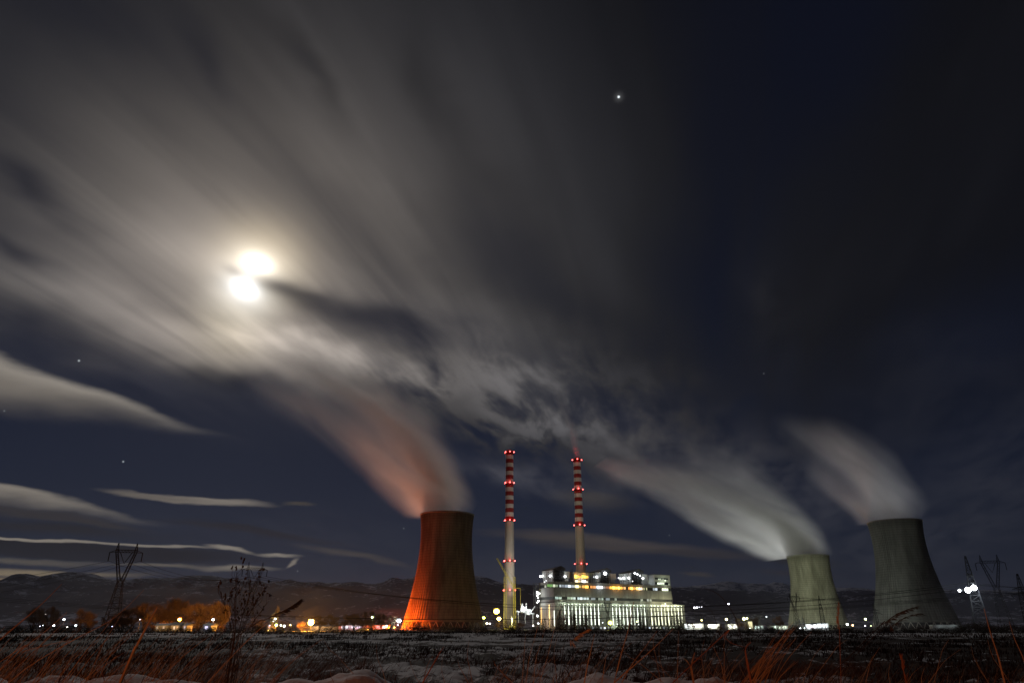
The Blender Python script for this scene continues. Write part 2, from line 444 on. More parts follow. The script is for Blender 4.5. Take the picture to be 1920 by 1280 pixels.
# ------------------------------------------------------------------ ground
def smooth(a, b, x):
    t = max(0., min(1., (x-a)/(b-a))); return t*t*(3-2*t)
MOUNDS = [ # px, depth, half width, half depth, height
    (1362, 6.9, .36, .5, .075), (1325, 7.0, .42, .5, .06), (1260, 7.2, .35, .4, .06), (700, 7.4, .8, .7, .07), (150, 7.0, .5, .6, .10), (40, 7.2, .4, .6, .10), (300, 7.3, .35, .5, .08), (520, 8.0, .4, .5, .06), (880, 7.4, .5, .5, .06)]
MW = [(gx(p, d), d, w, w2, h) for p, d, w, w2, h in MOUNDS]
def ground_z(x, y):
    r = math.hypot(x, y)
    fade = smooth(400, 60, r)
    z = 0.0
    if fade > 0:
        z += fade*(.12*noise.noise((x*.12, y*.12, 1.3)) + .12*noise.noise((x*.5, y*.5, 4.1)))
        f2 = smooth(90, 12, r)
        if f2 > 0: z += f2*(.13*noise.noise((x*1.7, y*1.7, 2.)) + .05*noise.noise((x*4.3, y*4.3, 6.)) + .012*noise.noise((x*11, y*11, 8.)))
    if r < 20:
        for mx, my, w, w2, h in MW:
            q = ((x-mx)/w)**2 + ((y-my)/w2)**2
            if q < 6: z += h*math.exp(-q*1.1)*(1+.5*noise.noise((x*4, y*4, 9.))+.2*noise.noise((x*13, y*13, 9.)))
    if 2 < y < 14 and r < 24:      # the low snowy bank in front of the photographer
        q = x/y
        hgt = .50+.07*noise.noise((x*.9, 3.3, 1.))+.06*noise.noise((x*2.6, y*1.2, 5.)) - .22*smooth(.18, .5, q) - .07*smooth(.0, -.1, q)*smooth(-.22, -.1, q)
        z += hgt*math.exp(-((y-7.4)/(1.5 if y < 7.4 else 1.9))**2)
    if y < 4.5 and r < 30: z -= .25*smooth(4.5, 2.0, y)
    return z
def build_ground():
    rr = [0.0]; r = .6
    while r < 34000:
        rr.append(r)
        r += .06 if 5 < r < 11 else max(.25, r*.022) if r < 200 else r*.06
    ang = []; a = -pi
    while a < pi-1e-6:
        d = abs(a)
        ang.append(a); a += R(.28) if d < R(42) else R(2.0)
    vs = [(0, 0, ground_z(0, 0))]; n = len(ang)
    for r in rr[1:]:
        for a in ang:
            x = r*sin(a); y = r*cos(a); vs.append((x, y, ground_z(x, y)))
    fs = [(0, 1+(k+1) % n, 1+k) for k in range(n)]
    for i in range(len(rr)-2):
        b0 = 1+i*n; b1 = b0+n
        fs += [(b0+k, b0+(k+1) % n, b1+(k+1) % n, b1+k) for k in range(n)]
    return vs, fs
m = bpy.data.materials.new('snowy_field'); m.use_nodes = True; g = G(m.node_tree); b = m.node_tree.nodes['Principled BSDF']
geo = g.n('ShaderNodeNewGeometry'); pos = geo.outputs['Position']
sp = g.n('ShaderNodeSeparateXYZ'); g.put(sp.inputs[0], pos)
nbig = g.noise(pos, .09, 3, .55); nmid = g.noise(g.v('MULTIPLY', pos, (1, .55, 1)), .55, 4, .62, .4); nfin = g.noise(pos, 3.2, 4, .65)
k = g.m('ADD', g.m('MULTIPLY', nmid, .62), g.m('MULTIPLY', nfin, .38))
hgt = g.m('MULTIPLY', g.m('MAXIMUM', sp.outputs[2], -.05), .40)
k = g.m('ADD', k, g.m('MINIMUM', hgt, .12))
k = g.m('ADD', k, g.m('MULTIPLY', g.m('SUBTRACT', nbig, .5), .60))
# the near strip of the field is matted with grass, the far one lies open under snow
far = g.step(sp.outputs[1], 60, 110); k = g.m('ADD', k, g.m('MULTIPLY', far, .10))
rightdark = g.m('MULTIPLY', g.step(sp.outputs[0], 4, 20), -.045); k = g.m('ADD', k, rightdark)
ax = g.m('DIVIDE', sp.outputs[0], g.m('MAXIMUM', sp.outputs[1], 1.0))
band = g.m('MULTIPLY', g.step(sp.outputs[1], 11, 17), g.step(sp.outputs[1], 125, 85))
lm = g.m('MULTIPLY', g.step(g.m('ADD', ax, g.m('MULTIPLY', nbig, .25)), -.16, -.30), .15)      # the matted hollow at the left
rm = g.m('MULTIPLY', g.step(g.m('ADD', ax, g.m('MULTIPLY', nbig, .2)), .22, .40), .08)
k = g.m('SUBTRACT', k, g.m('MULTIPLY', band, g.m('ADD', lm, rm)))
k = g.m('ADD', k, g.m('MULTIPLY', g.step(sp.outputs[1], 9.6, 8.0), .045))
snow = g.step(k, .468, .53)
soil = g.mix(nfin, (.012, .008, .006, 1), (.050, .026, .014, 1))
g.put(b.inputs['Base Color'], g.mix(snow, soil, g.mix(nfin, (.38, .365, .37, 1), (.74, .71, .70, 1)))); b.inputs['Roughness'].default_value = .85
b.inputs['Specular IOR Level'].default_value = .15
bn = g.n('ShaderNodeBump'); bn.inputs['Distance'].default_value = .05; bn.inputs['Strength'].default_value = .9
g.put(bn.inputs['Height'], g.m('ADD', nfin, g.m('MULTIPLY', snow, .5))); m.node_tree.links.new(bn.outputs[0], b.inputs['Normal'])
M_ground = m
gv, gf = build_ground()
gm = MB(); gm.v = gv; gm.f = gf
ground = tag(gm.build('ground', M_ground, smooth=True), kind='structure')

# ------------------------------------------------------------------ hills
def hill_mat(name, dark, snowc, thr):
    m = bpy.data.materials.new(name); m.use_nodes = True; g = G(m.node_tree); b = m.node_tree.nodes['Principled BSDF']
    geo = g.n('ShaderNodeNewGeometry'); pos = g.v('MULTIPLY', geo.outputs['Position'], (.0026, .0016, .0060))
    n1 = g.noise(pos, 1.6, 6, .68, .3); n2 = g.noise(pos, 9.0, 4, .7, .2)
    k = g.m('ADD', g.m('MULTIPLY', n1, .6), g.m('MULTIPLY', n2, .4))
    sz = g.n('ShaderNodeSeparateXYZ'); g.put(sz.inputs[0], geo.outputs['Position'])
    k = g.m('ADD', k, g.m('MULTIPLY', g.m('SUBTRACT', g.step(sz.outputs[2], 150, 750), .45), .09))
    k = g.m('ADD', k, g.m('MULTIPLY', g.step(sz.outputs[2], 190, 40), .075))  # extra snow low on the slopes, standing in for pale haze at their foot
    g.put(b.inputs['Base Color'], g.mix(g.step(k, thr, thr+.06), (*dark, 1), (*snowc, 1)))
    b.inputs['Roughness'].default_value = .95; b.inputs['Specular IOR Level'].default_value = .05
    return m
M_hill = hill_mat('wooded_snowy_hillside', (.020, .021, .046), (.36, .37, .48), .530)
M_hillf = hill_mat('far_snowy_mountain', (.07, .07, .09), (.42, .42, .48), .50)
def hills(name, pts, Y, depth, matl, amp, x0, x1, n=260, rows=26, foot=.5):
    def crest(px):
        for (a, za), (b_, zb) in zip(pts, pts[1:]):
            if a <= px <= b_: t = (px-a)/(b_-a); t = t*t*(3-2*t)*.5+t*.5; return za+(zb-za)*t
        return pts[0][1] if px < pts[0][0] else pts[-1][1]
    mb = MB(); vs = []
    for i in range(n):
        px = x0+(x1-x0)*i/(n-1)
        zc = max(5., zat(crest(px), Y))
        for j in range(rows):
            t = j/(rows-1); tt = t/.62
            yy = Y - depth*.62 + depth*t
            X = gx(px, Y)*(1+(yy-Y)/Y*.3)
            prof = (smooth(0, 1, tt)*.55+.45*min(tt, 1)**1.4) if t <= .62 else 1-smooth(.62, 1.25, t)*.75
            nz = noise.fractal((X*.0011, yy*.0011, Y*.01), .8, 2.1, 5)
            nz2 = noise.fractal((X*.004, yy*.004, 7+Y*.01), .8, 2.1, 4)
            w = min(1, tt)**.7
            z = zc*prof + amp*(nz*.7*(w*(1-.95*math.exp(-((tt-1)/.2)**2))) + nz2*.34*w*(1-.72*math.exp(-((tt-1)/.1)**2)))
            vs.append((X, yy, max(z, -8) if t > 0 else -10))
    fs = [(i*rows+j, (i+1)*rows+j, (i+1)*rows+j+1, i*rows+j+1) for i in range(n-1) for j in range(rows-1)]
    mb.v = vs; mb.f = fs
    o = mb.build(name, matl, smooth=True); return tag(o, kind='structure')
hills('hills', [(-900,1120),(-400,1105),(-150,1108),(0,1097),(30,1092),(60,1083),(90,1074),(115,1071),(140,1073),(165,1080),(190,1086),(250,1089),(285,1082),(300,1083),(345,1079),(380,1078),(410,1083),(450,1085),(480,1090),(505,1093),(532,1085),(548,1090),(600,1094),(650,1092),(690,1095),(712,1093),(740,1086),(780,1082),(840,1078),(885,1079),(912,1083),(940,1092),(1000,1096),(1060,1102),(1160,1108),(1250,1102),(1290,1101),(1330,1106),(1400,1108),(1500,1112),(1560,1108),(1620,1106),(1700,1112),(1800,1108),(1860,1114),(1930,1110),(2300,1120),(2900,1140)], 9000, 7000, M_hill, 170, -900, 2900, 420, 30)
hills('distant_mountains', [(900,1112),(1040,1104),(1150,1098),(1240,1100),(1300,1099),(1335,1095),(1368,1088),(1392,1091),(1420,1092),(1450,1094),(1468,1090),(1500,1098),(1560,1102),(1620,1100),(1690,1108),(1780,1106),(1850,1105),(1920,1108),(2300,1120)], 19000, 8000, M_hillf, 260, 900, 2300, 200, 24)

# ------------------------------------------------------------------ cooling towers
def tower_profile(H, rb, rt, rw, zb, n=44):
    """hyperbolic shell: base radius rb at zb, waist rw at 0.78 H, rim rt"""
    zw = .80*H; out = []
    for i in range(n+1):
        z = zb+(H-zb)*i/n
        if z <= zw:
            c = (zw-zb)/math.sqrt((rb/rw)**2-1); r = rw*math.sqrt(1+((z-zw)/c)**2)
        else:
            c = (H-zw)/math.sqrt(max((rt/rw)**2-1, 1e-4)); r = rw*math.sqrt(1+((z-zw)/c)**2)
        out.append((r, z))
    return out
def cooling_tower(loc, H, rb, rt, rw, label, base, stain, ribs=80, rib_w=.5, rib_d=.85):
    zb = H*.075
    root = empty('cooling_tower', loc, label=label, cat='cooling tower', group='cooling towers of the power station')
    pr = tower_profile(H, rb, rt, rw, zb)
    prof = pr + [(r-.7, z) for r, z in reversed(pr)]
    mb = MB(); mb.lathe(prof, 144, closed=True)
    for k in range(ribs):
        a = 2*pi*k/ribs; ca, sa = cos(a), sin(a); vs = []
        for r, z in pr[::2]:
            for o in (-rib_w/2, rib_w/2):
                for d in (-.1, rib_d):
                    vs.append(((r+d)*ca-o*sa, (r+d)*sa+o*ca, z))
        m_ = len(vs)//4; fs = []
        for i in range(m_-1):
            q = i*4; fs += [(q, q+4, q+5, q+1), (q+1, q+5, q+7, q+3), (q+3, q+7, q+6, q+2)]
        mb.add(vs, fs)
    tm = tower_mat('ribbed_concrete_shell', base, stain, H)
    sh = mb.build('shell', tm, root, smooth=False)
    for p in sh.data.polygons:
        if p.index < 144*(len(prof)): p.use_smooth = True
    r_, z_ = pr[-1]
    MB().lathe([(r_+.05, H-1.2), (r_+1.1, H-1.0), (r_+1.1, H+.25), (r_-.9, H+.25), (r_-.9, H-1.2)], 120, closed=True).build('rim', M_concd, root)
    MB().lathe([(rb-.3, zb-1.2), (rb+.9, zb-1.2), (rb+.9, zb+.3), (rb-.3, zb+.3)], 120, closed=True).build('ring_beam', tm, root)
    MB().lathe([(rb+1.6, -.5), (rb+4.2, -.5), (rb+4.2, .7), (rb+1.6, .7)], 96, closed=True).build('basin_wall', M_conc, root)
    n = 36; first = None
    for k in range(n):
        for sgn in (-1, 1):
            a0 = 2*pi*k/n; a1 = a0+sgn*pi/n
            if first is None:
                cm = MB().bar((rb+2.6, 0, 0), ((rb+.3)*cos(pi/n), -(rb+.3)*sin(pi/n), zb-1.0), .5, .42)
                first = cm.build('support_column', M_conc, root); other = None
                continue
            if sgn == 1 and other is None:
                o = MB().bar((rb+2.6, 0, 0), ((rb+.3)*cos(pi/n), (rb+.3)*sin(pi/n), zb-1.0), .5, .42).build('support_column', M_conc, root); other = o
                continue
            src = first if sgn == -1 else other
            c = src.copy(); COL.objects.link(c); c.parent = root; c.rotation_euler = (0, 0, a0)
    # louvre drift eliminators show as a dark wall inside the columns
    MB().lathe([(rb-4, .1), (rb-3.6, .1), (rb-3.6, zb-1.5), (rb-4, zb-1.5)], 72, closed=True).build('inner_fill', M_steel, root)
    return root
Y1, Y2, Y3 = 730, 1060, 815
H1, H2, H3 = zat(965, Y1), zat(1042, Y2), zat(978, Y3)
T1 = Vector((gx(831, Y1), Y1, 0)); T2 = Vector((gx(1536, Y2), Y2, 0)); T3 = Vector((gx(1719, Y3), Y3, 0))
cooling_tower(T1, H1, 38.5, 27.3, 25.6, 'cooling tower lit deep orange up its left side, trailing reddish steam', (.34, .30, .24), (.15, .125, .10))
cooling_tower(T2, H2, 40.0, 28.8, 27.8, 'smaller pale green-grey cooling tower with long white steam trail toward the striped chimneys', (.36, .36, .30), (.17, .17, .135))
cooling_tower(T3, H3, 41.5, 28.0, 26.2, 'tall dim grey cooling tower beside the floodlit pylon', (.29, .31, .28), (.16, .17, .155))

# ------------------------------------------------------------------ chimneys
def chimney_mat(H):
    m = bpy.data.materials.new('chimney_concrete_banded'); m.use_nodes = True; g = G(m.node_tree); b = m.node_tree.nodes['Principled BSDF']
    tc = g.n('ShaderNodeTexCoord').outputs['Object']; sp = g.n('ShaderNodeSeparateXYZ'); g.put(sp.inputs[0], tc); z = sp.outputs[2]
    n = g.noise(g.v('MULTIPLY', tc, (1, 1, .15)), .25, 4, .6)
    conc = g.mix(n, (.30, .28, .24, 1), (.46, .44, .39, 1))
    per = 12.7
    fr = g.m('FRACT', g.m('DIVIDE', g.m('SUBTRACT', H, z), per))
    red = g.step(fr, .52, .50)
    paint = g.mix(red, g.mix(n, (.50, .50, .48, 1), (.70, .70, .68, 1)), g.mix(n, (.20, .012, .012, 1), (.34, .022, .02, 1)))
    up = g.m('GREATER_THAN', z, H-per*8.5)
    g.put(b.inputs['Base Color'], g.mix(up, conc, paint)); b.inputs['Roughness'].default_value = .8
    return m
RED = (1.0, .02, .025)
def chimney(loc, H, rb, rt, label, nl, ang0):
    root = empty('chimney', loc, label=label, cat='chimney', group='red and white striped chimneys')
    prof = []
    for i in range(31):
        t = i/30; z = H*t; r = rb+(rt-rb)*(1-(1-t)**1.7); prof.append((r, z))
    prof += [(rt-.6, H), (rt-.6, H-6)]
    MB().lathe(prof, 48).build('shaft', chimney_mat(H), root, smooth=True)
    MB().lathe([(rt-1.6, H-4), (rt-1.2, H-4), (rt-1.2, H+2.0), (rt-1.6, H+2.0)], 32, closed=True).build('flue', M_concd, root)
    for zz in (H-1.5, H-50, H-107, H-166, H-207):
        r = rb+(rt-rb)*(1-(1-zz/H)**1.7)
        pl = MB().lathe([(r-.1, zz-1.8), (r+1.5, zz-1.8), (r+1.5, zz-1.5), (r-.1, zz-1.5)], 40, closed=True).build('gallery', M_steel, root)
        rl = MB()
        for k in range(24):
            a = 2*pi*k/24; rl.bar(((r+1.4)*cos(a), (r+1.4)*sin(a), zz-1.5), ((r+1.4)*cos(a), (r+1.4)*sin(a), zz-.3), .06)
        rl.lathe([(r+1.35, zz-.35), (r+1.5, zz-.35), (r+1.5, zz-.25), (r+1.35, zz-.25)], 40, closed=True)
        rl.build('railing', M_steel, pl)
        for k in range(nl):
            a = ang0+2*pi*k/nl; p = Vector(((r+1.7)*cos(a), (r+1.7)*sin(a), zz-.2))
            bc = MB().ball(p, .95, 10, 6).build('warning_light', emit((1, .10, .09), 9), root)
            MB().bar(p-Vector((0, 0, 1.4)), p-Vector((0, 0, .5)), .25).build('lamp_bracket', M_steel, bc)
        put_light('warning_glow', 'POINT', (0, -(r+4.5), zz+0), 650, RED, root, .5)
        put_light('warning_glow', 'POINT', (-(r+4.5), 0, zz+0), 350, RED, root, .5)
        if zz > H-5: put_light('warning_glow', 'POINT', (0, 0, zz+7), 42000 if nl == 4 else 2200, RED, root, 1.5)
    ld = MB()
    for sx in (-.3, .3): ld.bar((-rb*.7+sx, -rb*.75, 2), (-rt*.7+sx, -rt*.78, H-3), .06)
    ld.build('ladder', M_steel, root)
    return root
YC1, YC2 = 1068, 1121
HC = 250
hc1, hc2 = zat(846, YC1), zat(860, YC2)
chimney((gx(955, YC1), YC1, 0), hc1, 8.8, 5.9, 'left one of two striped chimneys, standing free behind the yellow-green crane', 6, R(60-90+5))
chimney((gx(1093.5, YC2), YC2, 0), hc2, 9.6, 5.9, 'right one of two striped chimneys, rising behind the lit boiler house', 4, R(-90))
print('heights', H1, H2, H3, hc1, hc2)

# ------------------------------------------------------------------ power station
AB = math.atan2(107, 184)
eB = Vector((cos(AB), sin(AB), 0)); nB = Vector((-sin(AB), cos(AB), 0))
OB = Vector((gx(1041, 900), 900, 0))
def bu(px, w, py=1140):
    """length along the facade at which a photo column meets the plane w metres behind the front"""
    y = (640-py)/FPX; q = ((px-960)/FPX)/(cos(TH)-y*sin(TH)); P = OB+nB*w
    return (q*P.y-P.x)/(eB.x-q*eB.y)
def bz(py, px, w):
    u = bu(px, w, py); return zat(py, (OB+nB*w+eB*u).y)
U1 = bu(1286, 0, 1170)
ZT = bz(1129, 1045, 0)
cw = lambda r=1., s=1.: (r, s, s)
WHITE = (.86, .95, 1.0); GREENW = (.85, 1.0, .72); COOL = (.70, .82, 1.0); ORANGE = (1.0, .42, .04); YEL = (1.0, .80, .10); GREEN = (.35, 1.0, .12); SOD = (1.0, .36, .05)

th_ = empty('turbine_hall', OB, AB, label='long low hall with rows of tall brightly lit slit windows along the facade', cat='building')
wl = MB(); wl.box((0, 0, 0), (U1, 34, ZT))
# fluted panels and pilasters
wl.box((-.15, -.35, ZT-1.6), (U1+.15, -.002, ZT+.5))
hall_wall = wl.build('wall', M_white, th_)
MB().box((-.8, -1.0, ZT+.5), (U1+.6, 34, ZT+1.0)).build('roof', M_roof, th_)
cols = [1059.0, 1066.2, 1073.2, 1080.3, 1087.3, 1094.2, 1101.2, 1108.2, 1115.0, 1122.3,
        1149.0, 1155.8, 1162.3, 1169.0, 1175.8, 1182.6, 1189.0, 1195.6, 1202.2, 1208.8,
        1221.5, 1228.0, 1234.2, 1240.4, 1246.8, 1253.2, 1259.6, 1265.8, 1272.0, 1278.2]
zs0 = 5.5; zs1 = ZT-3.2; zm = zs0+(zs1-zs0)*.52
pil = MB()
for i, px in enumerate(cols):
    u = bu(px, 0, 1150)
    for z0, z1, tp in ((zs0, zm-.5, .55), (zm+.3, zs1, .35)):
        w0 = 1.08; w1 = tp*.9
        v = [(u-w0, -.10, z0), (u+w0, -.10, z0), (u+w1, -.10, z1), (u-w1, -.10, z1), (u-w0, .5, z0), (u+w0, .5, z0), (u+w1, .5, z1), (u-w1, .5, z1)]
        s_ = (2.3 if i not in (6, 18, 16) else 1.3)*(1.0+.25*sin(i*2.3))
        colr = (.90, 1.0, .82) if i < 20 else (.98, 1.0, .70)
        MB().add(v, [(0,1,2,3),(5,4,7,6),(0,4,5,1),(3,2,6,7),(0,3,7,4),(1,5,6,2)]).build('lit_window', emit(colr, round(s_, 1)), th_)
    fr = MB(); fr.box((u-1.25, -.45, zs0), (u-1.0, -.003, zs1)); fr.box((u+1.0, -.45, zs0), (u+1.25, -.003, zs1)); fr.box((u-1.0, -.3, zm-.45), (u+1.0, -.004, zm+.25))
    fr.box((u-1.25, -.6, zs1+.02), (u+1.25, -.003, zs1+.7))
    fr.build('window_frame', M_steel, th_)
    lp = MB().ball((u, -.9, zs1+1.5), .42, 8, 5).build('wall_lamp', emit(GREENW, 6), th_)
    MB().bar((u, -.1, zs1+1.2), (u, -.9, zs1+1.2), .1).build('lamp_bracket', M_steel, lp)
for u in [bu(px, 0, 1150) for px in (1052, 1130, 1136, 1142, 1215)]:
    pil.box((u-.3, -.5, zs0-2), (u+.3, -.002, ZT-1.6))
for k in range(70):
    u = 2+k*(U1-4)/69
    pil.box((u-.12, -.16, 3), (u+.12, -.002, ZT-1.61))
pil.box((.5, -.6, 3.6), (U1-.5, -.001, 4.4))
pil.build('pilaster_trim', M_white, th_)
# facade floodlights that wash the wall
for px, pw, c3 in ((1056, 2600, GREENW), (1080, 2600, GREENW), (1105, 2600, GREENW), (1130, 2000, GREENW), (1155, 3000, GREENW), (1180, 3000, GREENW), (1205, 3000, GREENW), (1228, 4800, (.98, 1, .62)), (1248, 8200, (1, 1, .58)), (1268, 6200, (.98, 1, .62))):
    u = bu(px, 0, 1150)
    put_light('facade_light', 'POINT', (u, -7, 3.0), pw*1.2, c3, th_, .6)
    put_light('facade_light', 'POINT', (u, -7, ZT+2), pw*.8, c3, th_, .6)
# left gable: amber lit slits between panels
for w_, c3, s_, z0, z1 in ((30.5, (1, .45, .06), 1.6, 6, ZT-5), (12.2, (1, .72, .25), 1.9, 3, ZT-2), (1.2, (.9, 1, .85), 1.7, 4, ZT-9)):
    MB().box((-.25, w_-.8, z0), (.2, w_+.8, z1)).build('lit_window', emit(c3, s_), th_)
gp = MB()
for w_ in (5, 9, 15, 19, 23, 27): gp.box((-.3, w_-.25, 2), (-.002, w_+.25, ZT-1))
gp.build('pilaster_trim', M_white, th_)
put_light('gable_light', 'POINT', (-14, 14, 4), 5200, (1, .70, .45), th_, 1)
# low annex with lit bays at the foot of the hall
an = MB()
an.box((6, -9, 0), (U1*.36, -5, 3.6)); an.box((U1*.46, -9, 0), (U1*.98, -5, 3.8))
an.build('annex', M_white, th_)
for k in range(34):
    u = 8+k*(U1-14)/33
    if U1*.36 < u < U1*.46: continue
    MB().box((u-1.3, -9.12, 1.2), (u+1.3, -8.9, 2.9)).build('annex_window', emit(rnd.choice([WHITE, COOL, GREENW, (.9, .85, .7)]), rnd.choice([.25, .5, 1.2, 2.2])), th_)

W0 = 1.5
bh = empty('boiler_house', OB+nB*W0, AB, label='big grey block with a band of orange and white windows, standing over the slit-windowed hall', cat='building')
UB0 = .2; UB1 = bu(1259, W0, 1120); DB = 34.0
z50, z47, z43, z32, z29 = [bz(p, 1043, W0) for p in (1089.5, 1094.5, 1100.5, 1117.5, 1122.8)]
ZL = ZT+1.05
M_band = mat('ribbed_metal_band', (.25, .24, .23), .7, .2, .3, stretch=(1, 1, .1))
MB().box((UB0, .35, ZL), (UB1, DB, z50-.3)).build('core_wall', M_steel, bh)
MB().box((UB0-.3, -.6, z32), (UB1+.3, .35, z43)).box((UB0-.3, .352, z32), (UB0-.002, DB+.3, z43)).box((UB1+.002, .352, ZL), (UB1+.3, DB+.3, z50-2.2)).build('panel_band', M_band, bh)
sm = MB()
for k in range(60):
    u = UB0+(UB1-UB0)*k/59; sm.box((u-.1, -.72, z32+.2), (u+.1, -.601, z43-.2))
sm.build('band_seams', M_concd, bh)
MB().box((UB0-.4, -.7, z47), (UB1+.3, .34, z50)).box((UB0-.4, .342, z47), (UB0-.001, DB+.3, z50)).build('parapet', M_concd, bh)
MB().box((UB0-.2, -.3, ZL+.02), (UB1+.2, .34, z29)).box((UB0-.2, .342, ZL+.02), (UB0-.002, DB, z29)).build('lower_wall', M_concd, bh)
MB().box((UB0+.1, .36, z50-.28), (UB1-.1, DB-.1, z50-.02)).build('roof', M_roof, bh)
for w_, c3, s_ in ((5, (.5, .9, .3), .10), (17, (.8, .9, .6), .25)):
    MB().box((UB0-.05, w_, z43+.4), (UB0+.3, w_+4, z47-.4)).build('lit_window', emit(c3, s_), bh)
# upper strip of windows: (from, to, colour, strength)
strip = [(1026,1036,(.35,.9,.2),.35),(1037,1041,(.9,1,.7),.8),(1042,1046,(.6,.8,.5),.3),(1049,1052,WHITE,.6),(1053,1058,COOL,.25),(1059,1064,COOL,.45),(1065,1070,WHITE,1.4),(1071,1078,COOL,.5),
         (1079,1085,(1,.95,.45),2.4),(1086,1089,(1,.7,.2),.5),(1091,1096,(1,.45,.08),1.0),(1097,1103,(1,.55,.08),2.6),(1107,1111,(1,.35,.04),.8),(1112,1117,(1,.35,.04),.9),(1119,1124,WHITE,2.6),(1125,1130,WHITE,2.4),(1131,1135,(.8,.6,.5),.25),
         (1136,1142,(.8,.2,.05),.25),(1143,1147,(1,.45,.05),1.5),(1148,1153,(1,.6,.08),3.2),(1154,1157,(1,.6,.08),2.2),(1158,1162,(1,.6,.1),3.4),(1163,1167,(1,.45,.05),1.4),(1169,1173,(1,.55,.2),1.0),(1178,1181,(1,.4,.05),1.2),(1182,1186,(1,.6,.1),3.0),(1187,1190,(1,.4,.05),1.0),
         (1192,1196,(1,.6,.15),2.6),(1197,1200,(1,.85,.5),2.8),(1201,1204,(1,.8,.6),1.4),(1206,1208,(.8,.8,.4),.5),(1211,1213,(.8,.8,.4),.5),(1224,1227,COOL,.45),(1228,1232,COOL,.9),(1241,1244,(.9,1,.7),1.7),(1245,1248,(.9,1,.7),1.7),(1249,1252,(.9,1,.7),1.5)]
for a_, b_, c3, s_ in strip:
    u0, u1 = bu(a_, W0, 1097), bu(b_, W0, 1097)
    MB().box((u0, -.1, z43+.35), (u1, .33, z47-.35)).build('lit_window', emit(c3, s_), bh)
for px, c3, pw in ((1082, YEL, 500), (1100, ORANGE, 900), (1123, WHITE, 1100), (1151, ORANGE, 1300), (1160, ORANGE, 1300), (1184, ORANGE, 1100), (1197, (1, .6, .2), 1100), (1246, GREENW, 700)):
    put_light('window_spill', 'POINT', (bu(px, W0, 1097), -3.5, (z43+z47)/2), pw, c3, bh, .8)
strip2 = [(1041,1047,(.6,.85,.8),.5),(1048,1053,(.6,.85,.8),.35),(1064,1069,(.6,.9,.6),.3),(1070,1074,(.7,.9,.7),.5),(1075,1079,(.75,.9,.9),.6),(1083,1087,(.7,.9,1),.75),(1088,1092,(.8,.95,1),1.3),(1094,1099,(.75,.9,1),.6),(1100,1104,(.7,.85,1),.5),(1108,1116,(.35,.45,.8),.18),(1122,1126,(.4,.5,.5),.2),(1128,1131,(.6,.8,.7),.4),(1136,1143,(.35,.5,.8),.22),(1152,1156,(.3,.35,.4),.12),(1201,1205,(.4,.4,.4),.1),(1213,1216,(.5,.6,.8),.25),(1218,1221,(.4,.5,.6),.16)]
for a_, b_, c3, s_ in strip2:
    u0, u1 = bu(a_, W0, 1120), bu(b_, W0, 1120)
    MB().box((u0, -.1, z29+.3), (u1, .33, z32-.3)).build('lit_window', emit(c3, s_), bh)
lp = MB().ball((bu(1246, W0, 1129), -1.2, z29-2.6), .9, 8, 5).build('wall_lamp', emit(GREENW, 3), bh)

